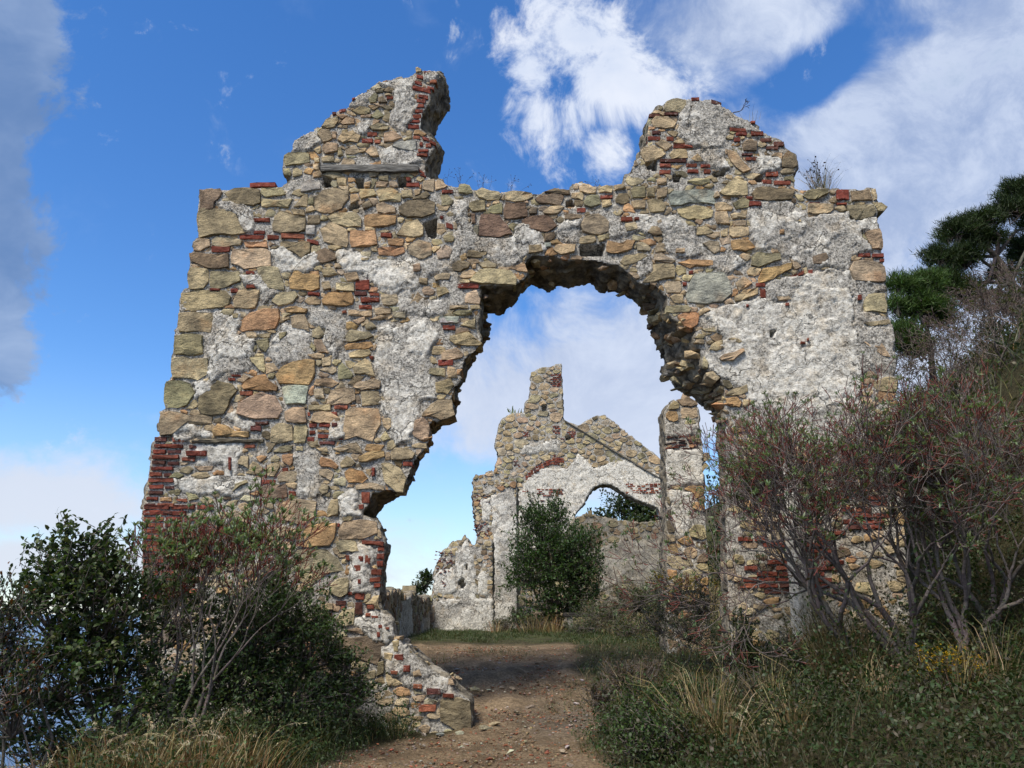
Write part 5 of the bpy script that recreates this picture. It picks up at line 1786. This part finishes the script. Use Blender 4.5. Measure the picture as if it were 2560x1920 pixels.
bush('evergreen_bush', 'round deep green bush growing before the gable wall', 'bush',
     [(1385, 1420, 120, 110, 20.5), (1350, 1330, 75, 80, 20.8), (1440, 1400, 80, 90, 20.3), (1320, 1440, 65, 80, 20.4), (1390, 1290, 40, 60, 20.8), (1400, 1500, 100, 45, 20.2), (1370, 1535, 90, 25, 20.2), (1440, 1520, 60, 30, 20.1), (1460, 1470, 55, 50, 20.3), (1330, 1280, 30, 40, 21)],
     (1390, 1545, 20.5), (.085, .038), 2300, 8, [(.035, .07, .016), (.05, .095, .022), (.025, .05, .012), (.06, .1, .03)], 111, twig=.3, trunk_r=.05)
bush('far_tree', 'dark leafy tree seen through the ragged hole of the gable', 'tree',
     [(1560, 1270, 70, 50, 34), (1620, 1300, 70, 50, 34), (1510, 1310, 50, 40, 34), (1660, 1270, 50, 60, 34), (1580, 1340, 90, 50, 33)], (1580, 1500, 34), (.17, .09), 700, 8, DARK, 112, twig=.6, trunk_r=.12, parts=('trunk', 'crown'))
bush('wall_shrub', 'dark shrub sprouting against the right side of the freestanding pillar', 'shrub',
     [(1800, 1300, 40, 120, 16), (1810, 1430, 40, 90, 15.5), (1830, 1200, 40, 70, 16.5), (1860, 1330, 60, 140, 16.2), (1930, 1300, 80, 160, 16.4)], (1840, 1540, 16), (.08, .04), 620, 7, DARK, 113, twig=.35, trunk_r=.03)
bush('far_tree', 'small leafy treetop rising behind the low weathered wall', 'tree',
     [(1065, 1448, 25, 22, 30), (1050, 1470, 30, 14, 30)], (1060, 1500, 30), (.14, .07), 110, 6, DARK, 114, twig=.5, trunk_r=.05, parts=('trunk', 'crown'))
bush('bramble', 'rough green weeds along the foot of the jagged wall stump', 'bush',
     [(1300, 1545, 40, 22, 20.6), (1260, 1560, 40, 14, 20.9), (1340, 1555, 50, 14, 20.0), (1440, 1575, 40, 20, 18.8)], (1310, 1575, 20.3), (.06, .02), 420, 6, OLIVE + MID, 115, twig=.22, trunk_r=.008)

# --- pines and scrub on the hillside


def pine(name, label, base, trunk_px, blobs, seed, ncl, cols, tr=.13, needle=.17):
    r = np.random.default_rng(seed)
    b = at_y(*base); b = Vector((b.x, b.y, gz(b.x, b.y) - .1)); B = np.array(b[:])
    root = thing(name, label, 'tree', b)
    tp = [B] + [np.array(at_y(*q)[:]) for q in trunk_px]
    A0, A1, ra, rb2 = [], [], [], []
    nt = len(tp) - 1
    for i in range(nt):
        A0.append(tp[i]); A1.append(tp[i + 1]); ra.append(tr * (1 - .75 * i / nt)); rb2.append(tr * (1 - .75 * (i + 1) / nt))
    L0, L1, la, lb = [], [], [], []
    P, D, Cc = blob_pts(blobs, ncl, r, .25)
    for k, (u, v, ru, rv, Y) in enumerate(blobs):
        c = np.array(at_y(u, v, Y)[:]); s = tp[1 + k % nt] if nt > 1 else tp[-1]
        m = s * .5 + c * .5 + np.array([0, 0, -.12]) + r.normal(size=3) * .15
        for p, q, w0, w1 in ((s, m, tr * .4, tr * .28), (m, c, tr * .28, tr * .14)):
            L0.append(p); L1.append(q); la.append(w0); lb.append(w1)
    sel = r.choice(ncl, ncl // 2, replace=False)
    for i in sel:
        m = Cc[i] * .45 + P[i] * .55 - np.array([0, 0, .15]) + r.normal(size=3) * .08
        L0 += [Cc[i], m]; L1 += [m, P[i]]; la += [.022, .013]; lb += [.013, .006]
    V, F, C = tubes(np.array(A0) - B, np.array(A1) - B, np.array(ra), np.array(rb2), shade((.13, .1, .08), len(A0), r, .1), 9)
    link('trunk', np_mesh('trunk', V, F, MAT_BARK, C, smooth=True), root)
    V, F, C = tubes(np.array(L0) - B, np.array(L1) - B, np.array(la), np.array(lb), shade((.12, .1, .085), len(L0), r, .2), 5)
    link('limbs', np_mesh('limbs', V, F, MAT_BARK, C, smooth=True), root)
    m = 60
    Q = np.repeat(P, m, 0) + r.normal(size=(ncl * m, 3)) * np.array([.09, .09, .05])
    ND = np.repeat(D, m, 0) * .6 + r.normal(size=Q.shape) * .6 + np.array([0, 0, .55])
    tone = np.repeat(r.uniform(.6, 1.35, ncl), m)
    n = len(Q); s = unit(np.cross(unit(ND), r.normal(size=(n, 3)))) * .008; e = Q + unit(ND) * (needle * r.uniform(.6, 1.1, n))[:, None]
    V = np.stack([Q - s, Q + s, e], 1).reshape(-1, 3) - B; F = np.arange(n * 3).reshape(-1, 3)
    C = np.repeat(shade(cols, n, r, .2) * tone[:, None], 3, 0)
    link('crown', np_mesh('crown', V, F, MAT_NEEDLE, C), root)


pine('pine_tree', 'leaning dark pine with a flat-topped crown and bare limbs on the hillside', (2560, 780, 17.5), [(2528, 705, 17.4), (2490, 640, 17.3), (2440, 600, 17.2)],
     [(2390, 585, 60, 35, 17.0), (2450, 555, 65, 32, 17.2), (2520, 530, 60, 34, 17.4), (2350, 650, 45, 35, 16.9), (2410, 650, 55, 40, 17.1), (2470, 600, 50, 30, 17.3), (2560, 490, 60, 50, 17.8), (2600, 560, 60, 60, 18), (2330, 710, 35, 40, 16.8), (2380, 720, 45, 50, 16.9), (2430, 745, 40, 40, 17.2), (2500, 690, 35, 30, 17.6), (2560, 640, 50, 60, 18)],
     201, 900, [(.024, .042, .01), (.036, .058, .015), (.018, .03, .008)])
pine('pine_tree', 'young bright green pine close behind the corner of the arched wall', (2330, 960, 15.4), [(2325, 860, 15.3), (2310, 780, 15.2)],
     [(2255, 715, 40, 32, 15.0), (2320, 710, 45, 34, 15.1), (2300, 770, 60, 36, 15.1), (2260, 840, 32, 34, 14.9), (2285, 870, 40, 36, 15.0), (2345, 790, 35, 50, 15.3), (2240, 770, 20, 30, 14.9)],
     202, 460, [(.055, .1, .02), (.07, .12, .028), (.04, .075, .016)], tr=.08, needle=.14)
for k, (u, v, Y, sc) in enumerate([(2300, 1030, 12.2, 1.0), (2380, 960, 13.0, 1.05), (2450, 900, 13.2, 1.1), (2530, 850, 13.4, 1.1), (2410, 1080, 11.2, 1.0), (2510, 1000, 11.4, 1.05), (2330, 1140, 10.4, .9), (2580, 930, 12.2, 1.1), (2460, 1180, 10.0, 1.0), (2560, 1120, 10.2, 1.0)]):
    p = at_y(u, v, Y); b = Vector((p.x, Y, gz(p.x, Y) - .05))
    spurge('bare_shrub', 'grey leafless tangle of twigs on the hillside beyond the arched wall',
           [(b, (-.3, -.2, 1), sc), (b + Vector((.1, 0, 0)), (.3, -.1, 1), sc), (b, (0, .2, 1), sc), (b + Vector((-.1, .05, 0)), (-.1, -.4, .9), sc)], 300 + k, 6, .3, .014, spread=.55, up=.05, ratio=.8, rosette=4,
           leaf=(.05, .016), leafy=.25, wig=.22, grey=(.17, .14, .12), red=(.14, .1, .085), cols=OLIVE, group='bare shrubs on the hillside')
for k, (lab, bl, ba, cols) in enumerate([
    ('rounded dark bush high on the hillside beneath the leaning pine', [(2530, 760, 70, 50, 14.2), (2590, 720, 60, 60, 14.5), (2480, 830, 50, 40, 13.9)], (2540, 830, 14.2), DARK),
    ('olive green bush among the bare twigs of the hillside', [(2520, 900, 70, 60, 12.4), (2570, 960, 60, 80, 12.2)], (2540, 980, 12.3), OLIVE + DARK),
    ('dark bush at the foot of the hillside behind the great spurge', [(2500, 1250, 120, 100, 9.2), (2420, 1350, 120, 100, 9.0), (2560, 1400, 100, 140, 8.6), (2330, 1300, 60, 110, 9.4), (2460, 1480, 150, 100, 8.4)], (2480, 1560, 8.9), DARK + OLIVE[2:3])]):
    bush('hill_bush', lab, 'bush', bl, ba, (.055, .028), 700, 7, cols, 330 + k, twig=.2, trunk_r=.02)

# --- ground cover too dense to count
r = np.random.default_rng(77)


def cover(name, label, P, hmin, hmax, cols, leaf_cols, nleaf, seed, leaf=(.035, .018), width=.006, lz=.18):
    r = np.random.default_rng(seed)
    n = len(P)
    D = np.stack([r.normal(size=n) * .3, r.normal(size=n) * .3, np.ones(n)], 1)
    hm = np.clip(.7 + 1.7 * fbm(P * np.array([1, 1, 0]), 1.9, 3, 91), .12, 2.0)
    parts = [blades(P, D, r.uniform(hmin, hmax, n) * hm, np.full(n, width) * r.uniform(.6, 1.3, n), r.uniform(.1, .7, n), shade(cols, n, r), r)]
    if nleaf:
        i = r.integers(0, n, nleaf); Q = P[i] + np.stack([r.normal(size=nleaf) * .05, r.normal(size=nleaf) * .05, np.abs(r.normal(size=nleaf)) * lz * hm[i] ** 1.5], 1)
        parts.append(leaf_mesh(Q, r.normal(size=(nleaf, 3)) + np.array([0, 0, .3]), leaf[0] * r.uniform(.5, 1.3, nleaf), leaf[1] * r.uniform(.6, 1.2, nleaf), shade(leaf_cols, nleaf, r), r))
    V, F, C = batch(parts)
    o = link(name, np_mesh(name, V, F, MAT_LEAF, C)); o['kind'] = 'stuff'; o['label'] = label; o['category'] = 'plants'
    return o


cover('undergrowth', 'tangled green weeds and grass of the seaward verge', rect_pts(-4.2, -1.0, 4.2, 9.0, 9000, r, path_free), .08, .35, DARK + OLIVE + STRAW[1:2], DARK + MID, 30000, 1)
cover('undergrowth', 'tangled dark weeds and grass of the bank below the great spurge', rect_pts(.6, 5.5, 3.4, 9.6, 11000, r, path_free), .06, .3, [(.05, .06, .02), (.035, .05, .015), (.12, .1, .05), (.06, .07, .025)], [(.03, .052, .014), (.04, .065, .018), (.05, .06, .02), (.055, .045, .022)], 60000, 2, leaf=(.04, .019), lz=.24)
cover('undergrowth', 'patchy weeds on the bank inside the arch', rect_pts(.3, 4.5, 9.7, 15.5, 9000, r, path_free), .06, .3, OLIVE + STRAW[:2] + MID, OLIVE + MID, 6000, 3)
cover('lawn', 'short green grass before the jagged wall stump', rect_pts(-2.1, 4, 14.8, 24, 60000, r, lambda x, y: (y > 15.4) | path_free(x, y)), .04, .15, MID + OLIVE, OLIVE, 0, 4, width=.009)
cover('dry_grass', 'pale dry grass slope under the dark retaining wall', rect_pts(2.0, 5, 17, 26, 9000, r), .2, .6, STRAW + [(.3, .22, .13)], OLIVE, 0, 5, width=.012)
cover('undergrowth', 'thick scrub covering the hillside', rect_pts(4.8, 17, 8.5, 24, 16000, r), .2, .7, OLIVE + DARK + STRAW[1:2], DARK + OLIVE, 40000, 6, leaf=(.07, .035), width=.012, lz=.16)

cover('undergrowth', 'thin weeds creeping over the bare earth bank inside the arch', rect_pts(-2.0, 1.5, 9.6, 14.5, 5000, r, lambda x, y: fbm(np.stack([x, y, 0 * x], 1), .9, 4, 61) > .22), .03, .12, OLIVE + MID + STRAW[1:2], OLIVE, 1500, 7, leaf=(.025, .012))
cover('undergrowth', 'short weeds at the edges of the trodden track before the arch', rect_pts(-2.4, 1.6, 6.0, 9.4, 6000, r, lambda x, y: (np.abs(x + .35) > .95) & (fbm(np.stack([x, y, 0 * x], 1), 1.3, 4, 62) > .0)), .03, .13, OLIVE + MID + STRAW[1:2], MID, 4000, 8, leaf=(.025, .013))
# --- tall dry grass
G1 = 'tall straw grass clumps on the verges'
for k, (u, v, Y, n, h) in enumerate([(1770, 1900, 6.5, 150, .62), (1600, 1760, 8.2, 70, .55), (2080, 1780, 7.5, 220, .75), (2150, 1790, 7.3, 160, .7), (1690, 1640, 9.6, 90, .4), (1850, 1700, 8.6, 100, .45),
                                      (1820, 1900, 6.3, 90, .5), (1990, 1880, 6.2, 60, .35), (1560, 1660, 9.3, 60, .35), (1640, 1650, 9.1, 70, .4), (1740, 1720, 8.0, 60, .4), (1930, 1780, 7.2, 70, .4), (2210, 1850, 6.3, 50, .4), (2420, 1890, 6.0, 60, .4), (2520, 1860, 6.0, 60, .45), (2000, 1640, 8.5, 90, .5), (2100, 1650, 8.3, 80, .5), (1700, 1860, 6.6, 50, .4)]):
    p = at_y(u, v, Y)
    tuft('grass_clump', 'clump of tall straw-coloured grass on the weedy bank beside the track', p.x, Y, int(n * 1.4), h * 1.15, .06, STRAW + OLIVE[:1], 400 + k, group=G1, width=.0075)
for k, (u, v, Y, n, h, hd) in enumerate([(250, 1880, 5.9, 130, .42, 7), (380, 1890, 5.8, 150, .4, 6), (500, 1890, 5.9, 120, .42, 5), (620, 1890, 6.2, 80, .35, 3), (120, 1890, 5.6, 110, .45, 6)]):
    p = at_y(u, v, Y)
    tuft('oat_grass', 'dry wild oat grass with drooping pale seed heads below the dark shrubs', p.x, Y, int(n * 1.6), h * 1.15, .13, STRAW + [(.2, .1, .045), (.16, .08, .035)], 430 + k, group='wild oats on the seaward verge', width=.007, heads=hd + 3)
p = at_y(1900, 1900, 5.9)
tuft('oat_grass', 'arching wild oats with pale drooping heads beside the green leafy bush', p.x, 5.9, 40, .3, .08, STRAW, 440, width=.005, heads=6)
for k, (u, v, Y, n, h) in enumerate([(1340, 1572, 19.8, 120, .6), (1385, 1574, 19.6, 120, .55), (1240, 1572, 20.3, 60, .4)]):
    p = at_y(u, v, Y)
    tuft('grass_clump', 'rusty dry grass clump at the foot of the round green bush', p.x, Y, n, h, .16, STRAW + [(.3, .16, .07)], 450 + k, group='dry grass below the round bush', width=.014)
p = at_y(2300, 1800, 6.3)
stalks('dried_flower', 'withered brown flat flower heads under the yellow weed', p.x - .2, 6.3, gz(p.x - .2, 6.3), 5, .3, .5, 460, head=.018, col=(.1, .07, .04), hcol=(.2, .13, .08), cat='flower', fork=4)

# --- plants rooted in the wall tops
for k, (u, v, n, h, sp, lab) in enumerate([
    (1140, 468, 7, .34, .25, 'dead flower stalks rooted by the big arch stump'), (1205, 474, 5, .28, .2, 'small dead stalks on the crest between the stumps'),
    (1280, 481, 5, .26, .2, 'thin dead stalks on the middle of the crest above the arch'), (1485, 470, 4, .24, .15, 'thin dead stalks close to the plastered stump')]):
    p = at_y(u, v, 9.15)
    stalks('dead_stalks', lab, p.x, 9.15, p.z - .02, n, h, sp, 470 + k, head=.009, col=(.09, .065, .05), hcol=(.06, .04, .03), thick=.0015)
p = at_y(2045, 476, 9.25)
stalks('dead_stalks', 'bushy dead plant with dark knobbly heads on the wall corner', p.x, 9.25, p.z - .03, 14, .5, .25, 476, head=.016)
tuft('grass_clump', 'pale dry grass tuft on the wall corner beside the knobbly dead plant', p.x + .02, 9.2, 150, .42, .06, STRAW + OLIVE, 477, z=p.z - .04, width=.005)
p = at_y(1830, 280, 9.2)
spurge('bare_twigs', 'crooked bare twigs on the slope of the plastered stump', [(Vector((p.x, 9.2, p.z - .02)), (.5, 0, .6), 1)], 478, 3, .14, .007, spread=.6, wig=.35, leafy=0.02, rosette=3, leaf=(.012, .005), grey=(.08, .06, .05), red=(.07, .05, .045))
p = at_y(1880, 306, 9.2)
tuft('grass_clump', 'few white grass stems on the slope of the plastered stump', p.x, 9.2, 16, .26, .05, STRAW, 479, z=p.z - .03, width=.004)
p = at_y(1290, 1032, 27.2)
tuft('succulent', 'small pale plant sprouting on the shoulder of the chimney stump', p.x, 27.2, 14, .3, .12, [(.2, .22, .12)], 480, z=p.z - .03, width=.06, cat='plant')

# --- loose stones on the track
n = 24000
P = rect_pts(-2.6, 2.2, 6.2, 14.5, n, r, lambda x, y: ~path_free(x, y))
P[:, 2] += .05 * fbm(P * np.array([1, 1, 0]), 1.1, 4, 3) + .03 * fbm(P * np.array([1, 1, 0]), 5.0, 3, 9) + .012
S = .005 + .02 * r.random(len(P)) ** 3
V, F, C = scatter_mesh(HULLS, P, np.stack([S * 1.2, S, S * .7], 1), r, shade([(.26, .19, .12), (.36, .31, .25), (.2, .13, .08), (.3, .12, .07)], len(P), r))
o = link('pebbles', np_mesh('pebbles', V, F, MAT_STONE, C)); o['kind'] = 'stuff'; o['label'] = 'small pebbles strewn over the bare earth track'; o['category'] = 'pebbles'
for k in range(70):
    x, y = r.uniform(-1.9, 1.4), r.uniform(7.0, 12.5)
    if path_free(np.array([x]), np.array([y]))[0]: continue
    m = bpy.data.meshes.get('loose_%d' % (k % 8)) or np_mesh('loose_%d' % (k % 8), HULLS[k % 8][0], HULLS[k % 8][1], MAT_STONE, shade([(.3, .24, .16), (.4, .37, .32), (.3, .11, .06)], 1, r)[0], smooth=True, sharp=25)
    q = np.array([[x, y, 0.0]])
    z = gz(x, y) + .05 * fbm(q, 1.1, 4, 3)[0] + .03 * fbm(q, 5.0, 3, 9)[0]
    s = r.uniform(.018, .05)
    o = link('loose_stone', m, None, (x, y, z + s * .2)); o.scale = (s * 1.3, s, s * .6); o.rotation_euler = (r.uniform(-.2, .2), r.uniform(-.2, .2), r.uniform(0, 6.3))
    tag(o, 'small loose stone lying on the bare earth track', 'stone', 'loose stones on the track')

for k, (u, v, Y, sz) in enumerate([(1215, 1835, 8.8, .07), (1150, 1850, 8.6, .06), (1100, 1845, 8.65, .05), (1235, 1800, 9.0, .06), (1060, 1830, 8.7, .045), (1290, 1765, 9.6, .05), (1330, 1745, 9.8, .07), (1380, 1720, 10.0, .06),
                                   (1190, 1700, 10.4, .08), (1090, 1655, 11.4, .07), (1245, 1640, 11.6, .06), (1420, 1690, 10.8, .07), (1010, 1790, 8.75, .05), (1500, 1790, 9.0, .055)]):
    p = at_y(u, v, Y); q = np.array([[p.x, Y, 0.0]])
    z = gz(p.x, Y) + .05 * fbm(q, 1.1, 4, 3)[0] + .03 * fbm(q, 5.0, 3, 9)[0]
    m = np_mesh('fallen_stone', HULLS[k % 8][0], HULLS[k % 8][1], MAT_STONE, shade([(.3, .25, .17), (.24, .19, .13), (.42, .39, .34)], 1, r)[0], smooth=True, sharp=25)
    o = link('fallen_stone', m, None, (p.x, Y, z + sz * .15)); o.scale = (sz * 1.3, sz, sz * .7); o.rotation_euler = (r.uniform(-.3, .3), r.uniform(-.3, .3), r.uniform(0, 6.3))
    tag(o, 'fist-sized fallen wall stone half sunk in the earth by the arch', 'stone', 'fallen wall stones by the arch')
